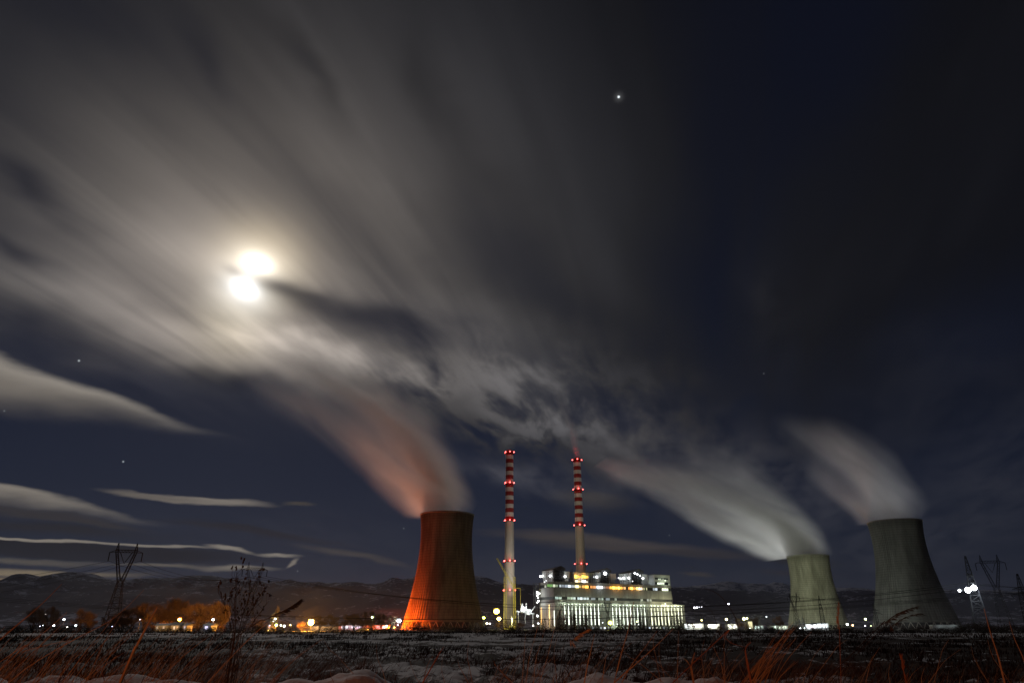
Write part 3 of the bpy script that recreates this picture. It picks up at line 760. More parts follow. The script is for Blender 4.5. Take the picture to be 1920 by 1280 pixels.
def side_w(px, u, py=1085):
    q = ((px-960)/FPX)/(cos(TH)-((640-py)/FPX)*sin(TH)); P = OB+eB*u
    return (P.x-q*P.y)/(q*nB.y-nB.x)
def roof_unit(pa, pb_, peak, ptop, pbox, c1, side_lamps, lamps, label, D=25):
    """a boiler top: white casing down its left side, open dark steel in front, a slanted roof over it"""
    w = 5; ua, ub = bu(pa, w, 1080), bu(pb_, w, 1080); L = ub-ua
    zb_ = z50; zt = bz(pbox, pa, w); zp = bz(ptop, peak, w)
    root = empty('roof_boiler', OB+nB*w+eB*ua+Vector((0, 0, zb_)), AB, label=label, cat='boiler casing', group='boiler tops on the boiler house roof')
    h = zt-zb_; hp = zp-zb_
    MB().box((0, 1, h*.40), (L*.10, D, h)).box((.8, 2, 0), (L*.10, D-1, h*.40)).build('casing', M_white, root)
    MB().box((L*c1, 0, h*.35), (L, D, h*.93)).box((L*c1+1, 1, 0), (L-1, D-1, h*.35)).build('casing', M_white, root)
    MB().box((L*.1+.1, 9, 0), (L*c1-.1, D, h*.98)).build('boiler_core', M_steel, root)
    st = MB(); nx = 4; nz = 6; x0_, x1_ = L*.04, L*c1
    for yy in (-1.5, 3.5):
        for i in range(nx+1):
            x = x0_+(x1_-x0_)*i/nx; st.bar((x, yy, 0), (x, yy, h*1.02), .32)
        for j in range(1, nz+1):
            st.bar((x0_, yy, h*j/nz), (x1_, yy, h*j/nz), .28)
            for i in range(nx):
                if (i+j) % 2: st.bar((x0_+(x1_-x0_)*i/nx, yy, h*(j-1)/nz), (x0_+(x1_-x0_)*(i+1)/nx, yy, h*j/nz), .14)
    for j in (1, 3, 5): st.box((x0_, -2, h*j/nz-.15), (x1_, 8.9, h*j/nz+.1))
    for yy in range(3, int(D), 5): st.bar((-1.6, yy, 0), (-1.6, yy, h*.9), .2)
    st.bar((-1.6, 1, h*.38), (-1.6, D, h*.38), .2)
    st.build('steel_frame', M_steel, root)
    q = (bu(peak, w, 1070)-ua)/L; xp = L*q; x0 = -1.5; x1 = min(L*.98, xp+L*.25)
    rf = MB(); vs = []
    for x, z in ((x0, h+.9), (xp, hp), (x1, hp-(hp-h)*.5), (x1, h*.98+.2), (x0, h+.15)):
        vs.append((x, -3, z)); vs.append((x, D, z-(hp-h)*.25*(1 if z > h+1.5 else 0)))
    rf.add(vs, [(0, 2, 3, 1), (2, 4, 5, 3), (4, 6, 7, 5), (6, 8, 9, 7), (8, 0, 1, 9), (0, 8, 6, 4, 2), (1, 3, 5, 7, 9)])
    rf.build('slanted_roof', M_roof, root)
    tr = MB()
    for i in range(9):
        x = x0+(xp-x0)*i/8; z = h+.9+(hp-h-.9)*i/8
        tr.bar((x, -3.3, h+.2), (x, -3.3, z+.1), .16)
    tr.bar((x0, -3.3, h+1.0), (xp, -3.3, hp+.1), .25); tr.build('roof_truss', M_galv, root)
    rl = MB(); rl.bar((-1, -2.6, 1.3), (L+1, -2.6, 1.3), .12).bar((-1, -2.6, .7), (L+1, -2.6, .7), .1)
    for i in range(16): rl.bar((-1+(L+2)*i/15, -2.6, 0), (-1+(L+2)*i/15, -2.6, 1.3), .1)
    rl.build('railing', M_galv, root)
    def lampat(p, rr_, s_, pw, off):
        lm = MB().ball(p, rr_*.85, 10, 6).build('floodlight', emit((.93, .97, 1.0), s_), root)
        MB().bar(p+Vector((0, 0, -.2)), p-Vector(off)*1.6+Vector((0, 0, -.2)), .2).build('lamp_bracket', M_steel, lm)
        put_light('flood', 'POINT', p+Vector(off)*(rr_+1.0), pw, WHITE, root, .8)
    for px, py, rr_, s_, pw in lamps:
        lampat(Vector((bu(px, w-4, py)-ua, -4, bz(py, px, w-4)-zb_)), rr_, s_, pw, (0, -1, 0))
    for px, py, rr_, s_, pw in side_lamps:
        ww = side_w(px, ua-2.5, py); z = zat(py, (OB+nB*ww+eB*(ua-2.5)).y)-zb_
        lampat(Vector((-2.5, ww-w, z)), rr_, s_, pw, (-1, 0, 0))
    return root
roof_unit(1037, 1068, 1050, 1060.5, 1068, .62, [(1013.5, 1080, 1.5, 9, 420), (1017, 1079, 1.1, 7, 200), (1031.5, 1079, 1.5, 9, 420), (1021, 1090.5, .7, 4, 60), (1024, 1088, .6, 4, 60)], [(1059.5, 1080, 1.6, 9, 500)],
          'boiler top at the left end of the roof, with a tall dark open frame')
roof_unit(1124, 1155, 1136, 1064.5, 1072, .60, [(1113.5, 1081, .6, 3, 80), (1119, 1081, 1.4, 8, 400)], [(1134.8, 1074.5, 2.3, 12, 1500)],
          'boiler top with one very bright white floodlight, right of the amber-lit block')
roof_unit(1182, 1214, 1196, 1066, 1073.5, .62, [(1160, 1083, .9, 6, 160), (1163.5, 1084, 1.0, 7, 200), (1169, 1083, 1.5, 9, 300), (1179, 1083, 1.6, 9, 300)], [(1190, 1074, 1.2, 8, 500), (1195, 1076, 1.2, 8, 500), (1200, 1078.5, 1.0, 8, 400), (1205.5, 1083.5, 1.5, 9, 500), (1186, 1089, .9, 2, 100)],
          'boiler top with a cluster of white floodlights, beside the office block')

def roof_block(pa, pb_, ptop, w, dep, label, name, wins, cat, wallmat):
    ua, ub = bu(pa, w, 1085), bu(pb_, w, 1085); L = ub-ua; zt = bz(ptop, pa, w)-z50
    root = empty(name, OB+nB*w+eB*ua+Vector((0, 0, z50)), AB, label=label, cat=cat)
    MB().box((0, 0, 0), (L, dep, zt)).build('wall', wallmat, root)
    MB().box((-.4, -.4, zt), (L+.4, dep+.4, zt+.7)).build('roof_edge', M_concd, root)
    for a_, b_, y0, y1, c3, s_, in wins:
        u0, u1 = bu(a_, w, 1085)-ua, bu(b_, w, 1085)-ua; z1, z0 = bz(y0, (a_+b_)/2, w)-z50, bz(y1, (a_+b_)/2, w)-z50
        MB().box((u0, -.25, z0), (u1, .1, z1)).build('lit_window' if s_ > 0 else 'dark_window', emit(c3, s_) if s_ > 0 else M_glass_dark, root)
    return root, ua, L, zt
rt_, ua, L, zt = roof_block(1076.5, 1103.5, 1072.5, 3.5, 10, 'small block lit amber at the foot of the right-hand chimney', 'lift_house',
    [(1077.5,1082,1077.5,1083,(1,.62,.08),4.0),(1082.3,1087,1079,1083,(1,.40,.04),1.6),(1087.3,1090,1079.5,1082.5,(1,.5,.05),1.0),(1091,1095,1078,1083,(1,.55,.06),2.6),(1095.3,1099,1078.5,1083,(1,.6,.08),3.0),(1099.2,1102.8,1079,1083,(1,.5,.05),1.8),
     (1078.5,1083,1087,1091.5,(1,.9,.6),2.0),(1083.4,1087,1088,1092,(1,.7,.3),1.0),(1087.4,1090,1088,1092,(.6,.5,.3),.3),(1090.4,1093,1087,1092,(1,1,.9),1.6),(1093.3,1098,1087,1092,(1,1,.95),3.4),(1099,1102,1089,1092,(1,.95,.8),1.0)], 'roof block', M_white)
for u_, z_, c3, pw in ((4, 9, ORANGE, 900), (14, 9, ORANGE, 700), (10, 3.5, (1, .9, .7), 500)):
    put_light('window_spill', 'POINT', (u_, -4, z_), pw, c3, rt_, .8)
rt_, ua, L, zt = roof_block(1227, 1256.2, 1077, 2.5, 16, 'pale office block at the right end of the roof, with two window rows', 'office_block',
    [(1228,1252,1083.2,1086,(0,0,0),0),(1228,1252,1091,1095.2,(0,0,0),0)], 'roof block', M_white)
def extra_wins(ws):
    for a_, b_, y0, y1, c3, s_ in ws:
        w = 2.5; u0, u1 = bu(a_, w, 1085)-ua, bu(b_, w, 1085)-ua; z1, z0 = bz(y0, (a_+b_)/2, w)-z50, bz(y1, (a_+b_)/2, w)-z50
        MB().box((u0, -.40, z0), (u1, -.22, z1)).build('lit_window', emit(c3, s_), rt_)
extra_wins([(1234,1236.5,1084,1086,GREENW,.8),(1237.5,1239,1084,1086,GREENW,.8),(1242,1243.4,1084,1086,GREENW,.5),(1246,1247.6,1086.4,1088.6,GREENW,1.8),(1231.5,1236,1091.4,1095,GREENW,1.6),(1236.4,1240,1091.4,1095,GREENW,1.1),(1240.4,1244.5,1091.4,1095,GREENW,.8),(1252.5,1254,1094,1096,GREENW,.6)])
put_light('window_spill', 'POINT', (16, -6, 4), 1200, GREENW, rt_, 1)
put_light('window_spill', 'POINT', (-5, 8, 5), 500, WHITE, rt_, 1)
# pipes and masts on the roof between the units
pc = empty('roof_pipework', OB+nB*7+eB*bu(1070, 7, 1085)+Vector((0, 0, z50)), AB, label='thin steel pipes and masts between the roof units, beside the amber-lit block', cat='pipework')
pp = MB(); r2 = random.Random(3)
for px, hh in ((1071, 16), (1073.5, 17), (1106, 8), (1157, 15), (1216, 12)):
    u = bu(px, 7, 1085)-bu(1070, 7, 1085); pp.bar((u, 0, 0), (u, 0, hh), .35, n=8)
for k in range(5): pp.bar((0, 0, 2+k*2.5), (5, 0, 2+k*2.5), .18)
pp.build('pipe', M_galv, pc)

# stair tower with bare lamps at the left end, and the conveyor gear beyond it
st_ = empty('stair_tower', OB+nB*33+eB*bu(1006, 33, 1130), AB, label='open steel stair tower strung with white lamps at the left end of the power station', cat='stair tower')
fm = MB(); zt = bz(1092, 1008, 30)
for x in (-2.6, 2.6):
    for y in (-2.6, 2.6): fm.bar((x, y, 0), (x, y, zt), .3)
for k in range(12):
    z = zt*k/12; s_ = 1 if k % 2 else -1
    fm.bar((-2.6*s_, -2.6, z), (2.6*s_, -2.6, z+zt/12), .18); fm.bar((-2.6, -2.6*s_, z), (-2.6, 2.6*s_, z+zt/12), .18)
    fm.box((-2.7, -2.7, z+zt/12-.12), (2.7, 2.7, z+zt/12))
fm.build('steel_frame', M_galv, st_)
for px, py, rr_, s_ in ((1005, 1110, 1.2, 7), (1006.5, 1112, 1.3, 8), (1005, 1116, 1.0, 6), (1006, 1120, .9, 5), (1007, 1126, 1.1, 7), (1005, 1129, .8, 5), (1009.5, 1112, .9, 3)):
    u = bu(px, 33, py)-bu(1006, 33, 1130); z = bz(py, px, 33)
    MB().ball((u, -3.2, z), rr_, 8, 5).build('stair_lamp', emit((.95, 1, .90), s_), st_)
put_light('stair_light', 'POINT', (-5, -6, zat(1112, 930)), 3500, WHITE, st_, 1)
put_light('stair_light', 'POINT', (-5, -6, zat(1127, 930)), 2500, WHITE, st_, 1)

# ------------------------------------------------------------------ steam
def plume(name, Y, pairs, blobs, dens, seed, label, drift, alb=.92, cat='steam plume', yd=.9, namep='steam_plume'):
    m = bpy.data.materials.new(name); m.use_nodes = True; nt = m.node_tree; nt.nodes.clear(); g = G(nt)
    out = g.n('ShaderNodeOutputMaterial'); vol = g.n('ShaderNodeVolumePrincipled')
    nt.links.new(vol.outputs[0], out.inputs['Volume'])
    pos = g.n('ShaderNodeNewGeometry').outputs['Position']
    dr = Vector(drift).normalized(); up = Vector((-dr.z, 0, dr.x)); 
    lo = g.xyz(g.m('MULTIPLY', g.v('DOT_PRODUCT', pos, tuple(dr)), .011), g.m('MULTIPLY', g.v('DOT_PRODUCT', pos, tuple(up)), .045), g.m('MULTIPLY', g.v('DOT_PRODUCT', pos, (0, 1, 0)), .03))
    nz = g.noise(g.v('ADD', lo, (seed, seed*.3, 0)), 1.0, 3, .5, .3)
    warp = g.v('SCALE', g.v('SUBTRACT', g.noise(g.v('SCALE', pos, .018), 1.0, 2, .5, color=True), (.5, .5, .5)), 11.0)
    pw = g.v('ADD', pos, warp)
    tot = None
    for px, py, ex, ey, mi, w in blobs:
        c = at(px, py, Y); a = at(ex, ey, Y)-c; sa = a.length; a.normalize(); b_ = Vector((-a.z, 0, a.x))
        sb = (at(px+mi, py, Y)-c).length
        d = g.v('SUBTRACT', pw, tuple(c))
        l = g.xyz(g.v('DOT_PRODUCT', d, tuple(a/sa)), g.v('DOT_PRODUCT', d, tuple(b_/sb)), g.v('DOT_PRODUCT', d, (0, 1/(sb*1.15), 0)))
        e = g.m('MULTIPLY', g.m('EXPONENT', g.m('MULTIPLY', g.v('DOT_PRODUCT', l, l), -1.0)), w)
        tot = e if tot is None else g.m('ADD', tot, e)
    k = g.m('MULTIPLY', g.m('MAXIMUM', g.m('SUBTRACT', tot, .035), 0.0), g.m('ADD', .35, g.m('MULTIPLY', g.step(nz, .3, .7), 1.0)))
    g.put(vol.inputs['Density'], g.m('MULTIPLY', k, dens))
    vol.inputs['Color'].default_value = (alb, alb, alb, 1); vol.inputs['Anisotropy'].default_value = .35
    mb = MB(); n = 20; vs = []
    for (lx, ly), (rx, ry) in pairs:
        A = at(lx, ly, Y); B = at(rx, ry, Y); c = (A+B)/2; h = (B-A)/2; dl = h.length*yd
        for k_ in range(n):
            t = 2*pi*k_/n; vs.append(c+h*cos(t)+Vector((0, 1, 0))*dl*sin(t))
    M_ = len(pairs)
    fs = [(i*n+k_, i*n+(k_+1) % n, (i+1)*n+(k_+1) % n, (i+1)*n+k_) for i in range(M_-1) for k_ in range(n)] + [tuple(range(n-1, -1, -1)), tuple(range((M_-1)*n, M_*n))]
    mb.v = vs; mb.f = fs
    o = mb.build(namep, m)
    return tag(o, label, cat, 'steam plumes from the cooling towers' if cat == 'steam plume' else None)
plume('steam_one', Y1, [((796,990),(880,990)),((794,967),(882,967)),((730,975),(905,930)),((676,932),(900,880)),((610,860),(862,810)),((530,805),(810,735)),((460,775),(720,665)),((400,745),(560,640)),((380,710),(430,660))],
  [(829,942,838,990,33,1.5),(800,892,822,935,34,1.15),(770,832,802,875,38,.85),(715,775,758,815,38,.62),(640,728,702,760,34,.46),(555,698,625,722,30,.30),
   (790,932,815,965,28,.7),(742,890,785,927,30,.6),(685,838,735,877,30,.55),(612,790,672,828,28,.45),(535,750,600,782,26,.32)], .044, 1.0,
  'reddish steam leaning left from the orange-lit cooling tower', (-1, 0, .75))
plume('steam_two', Y2, [((1484,1062),(1552,1062)),((1483,1044),(1553,1044)),((1425,1054),(1590,1012)),((1368,1038),(1580,960)),((1295,1008),(1525,890)),((1210,960),(1430,850)),((1130,920),(1320,815)),((1090,890),(1150,850))],
  [(1506,1032,1522,1062,25,1.5),(1480,1003,1508,1034,28,1.25),(1436,975,1484,1008,30,1.0),(1372,945,1436,980,27,.85),(1304,920,1370,950,24,.8),(1234,902,1298,922,22,.65),(1175,888,1226,902,17,.42),
   (1418,1022,1470,1042,12,1.2),(1350,985,1415,1020,15,1.1),(1282,940,1350,980,17,.9),(1400,905,1460,965,40,.16),(1300,870,1380,900,34,.10)], .040, 2.0,
  'long pale steam trail stretching left from the smaller green-grey cooling tower', (-1, 0, .5))
plume('steam_three', Y3, [((1636,998),(1716,998)),((1634,978),(1718,978)),((1575,986),(1748,944)),((1505,942),(1745,880)),((1460,892),(1705,800)),((1420,835),(1610,755)),((1410,790),(1490,755))],
  [(1668,955,1676,1000,34,1.2),(1642,912,1662,950,33,.85),(1618,872,1650,908,33,.6),(1572,838,1612,865,32,.4),(1510,812,1562,832,28,.22),
   (1612,958,1640,976,11,.8),(1575,925,1610,952,15,.4),(1540,890,1575,920,20,.2)], .032, 3.0,
  'grey steam rising and bending left from the tall dim cooling tower', (-1, 0, .9))
plume('chimney_smoke', YC2, [((1079,870),(1086,870)),((1076,850),(1088,850)),((1066,820),(1086,815)),((1050,780),(1080,770)),((1030,740),(1070,725))],
  [(1080,845,1083,862,5,.9),(1075,815,1080,835,7,.6),(1065,780,1073,805,9,.35),(1052,755,1062,772,10,.2)], .030, 4.0,
  'thin brownish smoke wisp above the right-hand striped chimney', (-.4, 0, 1), alb=.6, cat='smoke', namep='chimney_smoke')

# ------------------------------------------------------------------ floodlights for the towers and their steam
M_dark = mat('blackened_pole', (.008, .008, .009), .8, .2, 1)
def light_mast(px, pyl, Y, col, s, r, label, pole=True, power=0, prad=.5, name='floodlight_mast', heads=1, cat='floodlight', group=None, base_drop=0):
    z = zat(pyl, Y); X = xat(px, pyl, Y)
    zb_ = 0
    root = empty(name, (X, Y, 0), label=label, cat=cat, group=group)
    hd = None
    for k in range(heads):
        off = (k-(heads-1)/2)*r*2.3
        hb = MB().ball((off, 0, z), r, 10, 6, sz=.8).build('lamp_head', emit(col, s), root)
        MB().box((off-r*.9, -r*.2, z+r*.8), (off+r*.9, r*1.4, z+r*1.05)).build('lamp_hood', M_pole, hb)
    if pole:
        MB().bar((0, .4, -.3), (0, .4, z+r*.6), max(.09, z*.012), max(.06, z*.008), 8).build('pole', M_dark if power > 4000 else M_pole, root)
        MB().box((-heads*r*1.1, .2, z-.1), (heads*r*1.1, .5, z+.05)).build('arm', M_dark if power > 4000 else M_pole, root)
    if power: put_light('glow', 'POINT', (0, -r*1.6-.4, z), power, (1, col[1]*.74, col[2]*.6) if col[2] < .2 and col[0] == 1 else col, root, prad)
    return root
# the big sodium floodlight in the field's edge and the smaller ones left of the orange tower
light_mast(583, 1167, 330, (1, .50, .07), 60, 1.25, 'largest orange floodlight, blazing low between the bushes left of the orange tower', power=190000)
light_mast(337, 1161, 300, (1, .40, .045), 16, .62, 'orange lamp in front of the bare trees at the left', power=34000)
light_mast(748, 1163, 600, (.80, .95, 1), 22, 1.7, 'bluish white floodlight at the left foot of the orange-lit cooling tower', power=4000)
for (x, y, z), P in (((gx(739, 688), 688, 2), 330000), ((gx(738, 700), 704, 2), 150000), ((gx(722, 720), 735, 3), 200000)):
    pl = empty('ground_floodlight', (x, y, 0), label={330000: 'low amber floodlight on the ground nearest the left foot of the orange tower', 150000: 'low amber floodlight in front of the left foot of the orange tower', 200000: 'low amber floodlight farther back, left of the orange tower'}[P], cat='floodlight')
    MB().box((-.9, -.5, -.1), (.9, .5, .5)).bar((-.6, 0, .4), (-.6, 0, 1.6), .1).bar((.6, 0, .4), (.6, 0, 1.6), .1).build('stand', M_steel, pl)
    MB().ball((0, 0, z), .8, 10, 6).build('lamp_head', emit((1, .5, .08), 10), pl)
    d = (T1+Vector((0, 0, 34)))-Vector((x, y, z))
    put_light('tower_flood', 'POINT', Vector((0, 0, z))+d.normalized()*1.4, P*.62, (1, .10, .004), pl, 1.0)
# amber spotlight added behind the orange tower to tint its steam
sp_ = empty('ground_floodlight', (gx(765, 830), 830, 0), label='low amber spotlight added out of view behind the orange tower to tint its steam', cat='floodlight')
MB().box((-.8, -.5, -.1), (.8, .5, .6)).bar((0, 0, .5), (0, 0, 1.6), .15).build('stand', M_steel, sp_)
MB().ball((0, 0, 2.0), .7, 10, 6).build('lamp_head', emit((1, .5, .08), 10), sp_)
put_light('steam_beam', 'SPOT', (0, 0, 3.2), 850000, (1, .47, .28), sp_, 2, aim=None, spot=50)
sp_.children[-1].rotation_euler = (Vector((gx(765, 830), 830, 3.2))-at(790, 880, Y1)).to_track_quat('Z', 'Y').to_euler()
# white-green floods on the pale tower, a weak bluish one on the tall dim tower
def flood_on(px, Y, target, P, col, spot, label, s=10, r=1.0, z=5):
    X = gx(px, Y)
    o = empty('tower_floodlight', (X, Y, 0), label=label, cat='floodlight')
    MB().bar((0, 0, -.2), (0, 0, z-.3), .2, n=8).box((-.8, -.15, z-.6), (.8, .15, z-.4)).build('pole', M_pole, o)
    MB().ball((0, 0, z), r, 10, 6).build('lamp_head', emit(col, s), o)
    l = put_light('beam', 'SPOT', (0, 0, z+1.2), P, col, o, 1.5, spot=spot, blend=.9)
    l.rotation_euler = (Vector((X, Y, z))-target).to_track_quat('Z', 'Y').to_euler()
    return o
flood_on(1405, 900, T2+Vector((-10, -36, 48)), 520000, (.93, 1.0, .70), 95, 'white lamp on the ground between the hall and the pale tower, aimed at the tower')
flood_on(1540, 925, T2+Vector((0, -30, 45)), 140000, (.95, 1.0, .70), 110, 'white lamp low in front of the pale tower')
flood_on(1515, 1205, at(1430, 955, Y2), 2100000, (.97, 1.0, .95), 100, 'unseen white lamp added behind the pale tower to brighten the long steam trail')  # added out of sight so the steam trail brightens but the tower doesn't
flood_on(1590, 720, T3+Vector((-20, -30, 30)), 105000, (.92, .98, .90), 100, 'white lamp low between the pale tower and the tall dim tower')
flood_on(1600, 900, at(1590, 915, Y3), 300000, (1.0, .50, .25), 30, 'amber lamp added between the two right-hand towers to tint their steam')  # added to give the lower steam an orange tinge
flood_on(1770, 985, at(1640, 890, Y3), 1500000, (.95, .95, 1.0), 50, 'unseen white lamp added behind the tall dim tower to brighten its steam')  # added behind the shell to brighten the steam above it
flood_on(880, 960, Vector((gx(955, YC1), YC1, 60)), 160000, (1, .93, .80), 70, 'warm white lamp behind the orange tower, aimed at the left chimney')
flood_on(1000, 1010, Vector((gx(955, YC1), YC1, 120)), 360000, (1, .93, .85), 60, 'warm white lamp beside the crane, aimed up the left chimney')
l = put_light('chimney_wash', 'SPOT', (6, 2, zt+2), 260000, (1, .90, .66), st_, 1.5, spot=60, blend=.9)
l.rotation_euler = (Matrix.Rotation(-AB, 4, 'Z') @ (st_.location+Vector((0, 0, zt))-Vector((gx(1093, YC2), YC2, 190)))).to_track_quat('Z', 'Y').to_euler()

# ------------------------------------------------------------------ lamps across the plant and the village
LAMPS = [ # px, py, Y, colour, strength, radius, power, label
 (59.8,1160.5,300,(.85,.92,1),9,.40,500,'bluish white street lamp at the far left, highest of the lamps under the mountain'),
 (37.4,1173.2,320,(.8,.8,1),7,.28,60,'small white lamp at far left, low beside the dark bushes'),
 (51,1171.5,330,WHITE,6,.22,40,'tiny white lamp left of the two ground-level lights at far left'),
 (71,1172,330,(.85,.95,1),10,.42,500,'white lamp low in the dark trees at far left'),
 (105,1173.5,280,(.6,.65,1),9,.25,60,'small blue-violet lamp beside the tall left trees'),
 (131,1160.3,300,(.75,.8,1),7,.25,200,'faint blue-white street lamp among the bare trees'),
 (200,1174,300,(.6,.6,1),7,.3,80,'small violet-white lamp below the left pylon'),
 (399.5,1161,320,(.9,.97,1),10,.5,900,'white street lamp between the bare trees and the tall weeds'),
 (387,1176,300,(.7,.65,1),7,.3,100,'small violet lamp low beside the dark round bush'),
 (516,1160,300,(.85,.95,1),10,.5,700,'white street lamp beside the narrow poplar'),
 (513,1163.5,310,(.9,.95,1),8,.4,200,'white lamp just below the street lamp by the narrow poplar'),
 (518,1171,290,(.85,1,.25),13,.5,900,'yellow-green lamp low beneath the narrow poplar'),
 (526.5,1171.5,290,(1,.95,.7),9,.3,200,'pale lamp right of the yellow-green one beneath the poplar'),
 (533,1173,290,(.9,1,.9),9,.45,600,'white lamp lighting the small bush right of the poplar'),
 (544.5,1171,300,(1,.75,.35),8,.3,150,'small amber lamp left of the largest orange floodlight'),
 (505.5,1172,300,(.6,.55,1),6,.25,50,'small violet lamp beneath the weeds, left of the poplar lamps'),
 (698,1156.5,480,(.80,1,.35),10,.65,1500,'yellow-green lamp above the rounded tree left of the orange tower'),
 (725,1173,600,(.8,.85,1),9,.8,400,'white lamp at the right end of the long low white shed'),
 (731.5,1174,620,(1,.6,.55),6,.5,100,'pinkish lamp just right of the long low shed'),
 (746,1171,590,(1,.85,.9),6,.5,100,'small pink-white lamp beneath the bluish floodlight'),
 (907,1157.5,560,(.75,1,.12),15,1.0,2500,'yellow-green floodlight at the right foot of the orange tower'),
 (931,1145.5,600,(1,.62,.06),40,2.3,16000,'brightest yellow-orange floodlight, high beside the crane'),
 (935.5,1159.5,590,(1,.72,.14),28,1.6,6000,'second yellow-orange floodlight just below the brightest one beside the crane'),
 (913,1168,560,(1,.85,.45),9,.8,900,'low cream lamp right of the orange tower foot'),
 (918.5,1168.5,560,(1,.95,.95),7,.6,400,'low white lamp between the orange tower and the crane'),
 (1008,1154,880,WHITE,9,1.2,1200,'white lamp at the left foot of the hall'),
 (1009.5,1168,860,WHITE,8,.9,900,'lower white lamp at the left foot of the hall'),
 (1144.3,1167,640,(.95,1,.06),26,1.7,9000,'vivid yellow lamp among the bushes before the middle of the hall'),
 (1130,1166.5,700,WHITE,5,.45,100,'tiny white lamp left of the vivid yellow lamp'),
 (1194.5,1164.5,700,(.8,1,.3),7,.8,500,'small yellow-green lamp before the right half of the hall'),
 (1315.5,1162,700,(1,.85,.3),9,.75,600,'small yellow lamp right of the hall'),
 (1362,1160.5,600,(1,.9,.4),11,1.0,2500,'yellow lamp over the lit low roofs between hall and pale tower'),
 (1395,1159.5,560,(.95,1,.35),13,1.1,5000,'brighter of two yellow-green lamps over the lit tree before the pale tower'),
 (1400.5,1158.5,560,(.95,1,.35),10,.7,1200,'smaller of two yellow-green lamps over the lit tree before the pale tower'),
 (1437,1155.5,640,(.7,.85,.9),4,.6,300,'dim blue-grey street lamp on a tall pole before the pale tower'),
 (1622.8,1160,620,(.85,1,.40),12,.85,1600,'yellow-green street lamp between the two right-hand towers'),
 (1622,1172.5,610,(.8,.7,1),7,.5,200,'small violet-white lamp at the foot of the street lamp between the right-hand towers'),
 (1633,1172.5,610,(.9,1,.5),5,.4,100,'tiny lamp just right of the street lamp between the right-hand towers'),
 (1302,1138.5,1400,(.9,.9,1),8,1.9,0,'left one of the white hillside lights beyond the hall'),
 (1306.8,1138.2,1400,(.9,.9,1),8,1.7,0,'second white hillside light beyond the hall'),
 (1311,1137,1400,(.8,.8,.9),4,1.0,0,'faint hillside light right of the bright pair'),
 (1315.5,1136.5,1400,(.9,.9,1),6,1.1,0,'last of the row of hillside lights beyond the hall'),
 (1366,1131.5,1400,(.85,.85,1),8,1.6,0,'single white hillside light above the yellow lamps'),
 (85.5,1151,400,(1,.85,.7),5,.32,0,'tiny cream light above the far left bushes'),
 (118,1175,300,(1,.95,.85),5,.3,80,'left one of two low white lights at far left'),
 (126,1175,300,(1,.95,.85),5,.3,80,'right one of two low white lights at far left'),
 (142,1172,300,(.75,.95,1),9,.42,500,'blue-white lamp low in the bushes left of the tall pylon'),
]
# the far-left village lamps stand a little further right in the photograph
SH = {37.4:75, 51:80.5, 71:101, 59.8:120, 105:210, 131:262}
for i, (px, py, Y, c3, s_, r_, pw, lb) in enumerate(LAMPS):
    if i < 6: px = SH[px]
    if i == 6: continue
    if i == 44: continue
    tall = py < 1166
    light_mast(px, py, Y, c3, s_, r_, lb, power=pw*.5, name='street_lamp' if tall else 'yard_lamp', cat='street lamp' if tall else 'yard lamp', prad=r_)
# floodlights bracketed to the big right-hand pylon
for px, py, r_, P, lb in ((1799, 1106.5, .6, 1800, 'smaller white floodlight on a long bracket left of the big right-hand pylon'), (1815, 1105.5, 1.4, 16000, 'left one of two dazzling floodlights on the big right-hand pylon'), (1826, 1101, 1.4, 16000, 'right one of two dazzling floodlights on the big right-hand pylon')):
    Yf = 391; o = empty('floodlight', at(px, py, Yf), label=lb, cat='floodlight', group='floodlights on the big right-hand pylon')
    MB().ball((0, 0, 0), r_, 10, 6).build('lamp_head', emit((.88, .96, 1), 26), o)
    tgt = Vector((gx(1843, 395), 395, 0)); d = Vector((tgt.x-o.location.x, 4, 0))
    MB().bar((0, .2, 0), d, .09).bar((0, .2, .4), d+Vector((0, 0, 1.5)), .06).build('bracket', M_dark, o)
    put_light('glow', 'POINT', (0, -r_-.6, 0), P, (.80, .92, 1), o, .5)

# ------------------------------------------------------------------ crane beside the chimney
YK = 1010
kr = empty('crane', (gx(960, YK), YK, 0), label='yellow-green lattice crane leaning over the foot of the left chimney', cat='crane')
def lattice(mb, a, b, w, w2, n, r, rb_=None):
    a = Vector(a); b = Vector(b); d = (b-a).normalized(); u = d.cross(Vector((0, 1, 0))).normalized(); t = d.cross(u)
    rb_ = rb_ or r*.5
    def P(k, i):
        q = a+(b-a)*k; ww = (w+(w2-w)*k)/2; sx, sy = ((-1,-1),(1,-1),(1,1),(-1,1))[i]; return q+u*ww*sx+t*ww*sy
    for i in range(4): mb.bar(P(0, i), P(1, i), r)
    for k in range(n):
        for i in range(4):
            j = (i+1) % 4; k0, k1 = k/n, (k+1)/n
            mb.bar(P(k0, i), P(k1, j), rb_) if k % 2 else mb.bar(P(k0, j), P(k1, i), rb_)
            mb.bar(P(k1, i), P(k1, j), rb_)
    return mb
KX = lambda px, py: Vector((xat(px, py, YK)-gx(960, YK), 0, zat(py, YK)))
lattice(MB(), KX(947, 1176)*1, KX(947.5, 1081), 3.6, 3.6, 16, .28).build('mast', M_paint_y, kr)
lattice(MB(), KX(965.5, 1176), KX(964, 1081), 3.0, 2.8, 14, .42).build('mast', M_paint_y, kr)
lattice(MB(), KX(964, 1101), KX(931.5, 1046), 2.6, 1.3, 20, .30).build('jib', M_paint_y, kr)
MB().bar(KX(931.5, 1046), KX(946, 1061), .15).bar(KX(946, 1061), KX(964, 1083), .15).bar(KX(964, 1083), KX(973, 1101), .22).build('stay_cable', M_steel, kr)
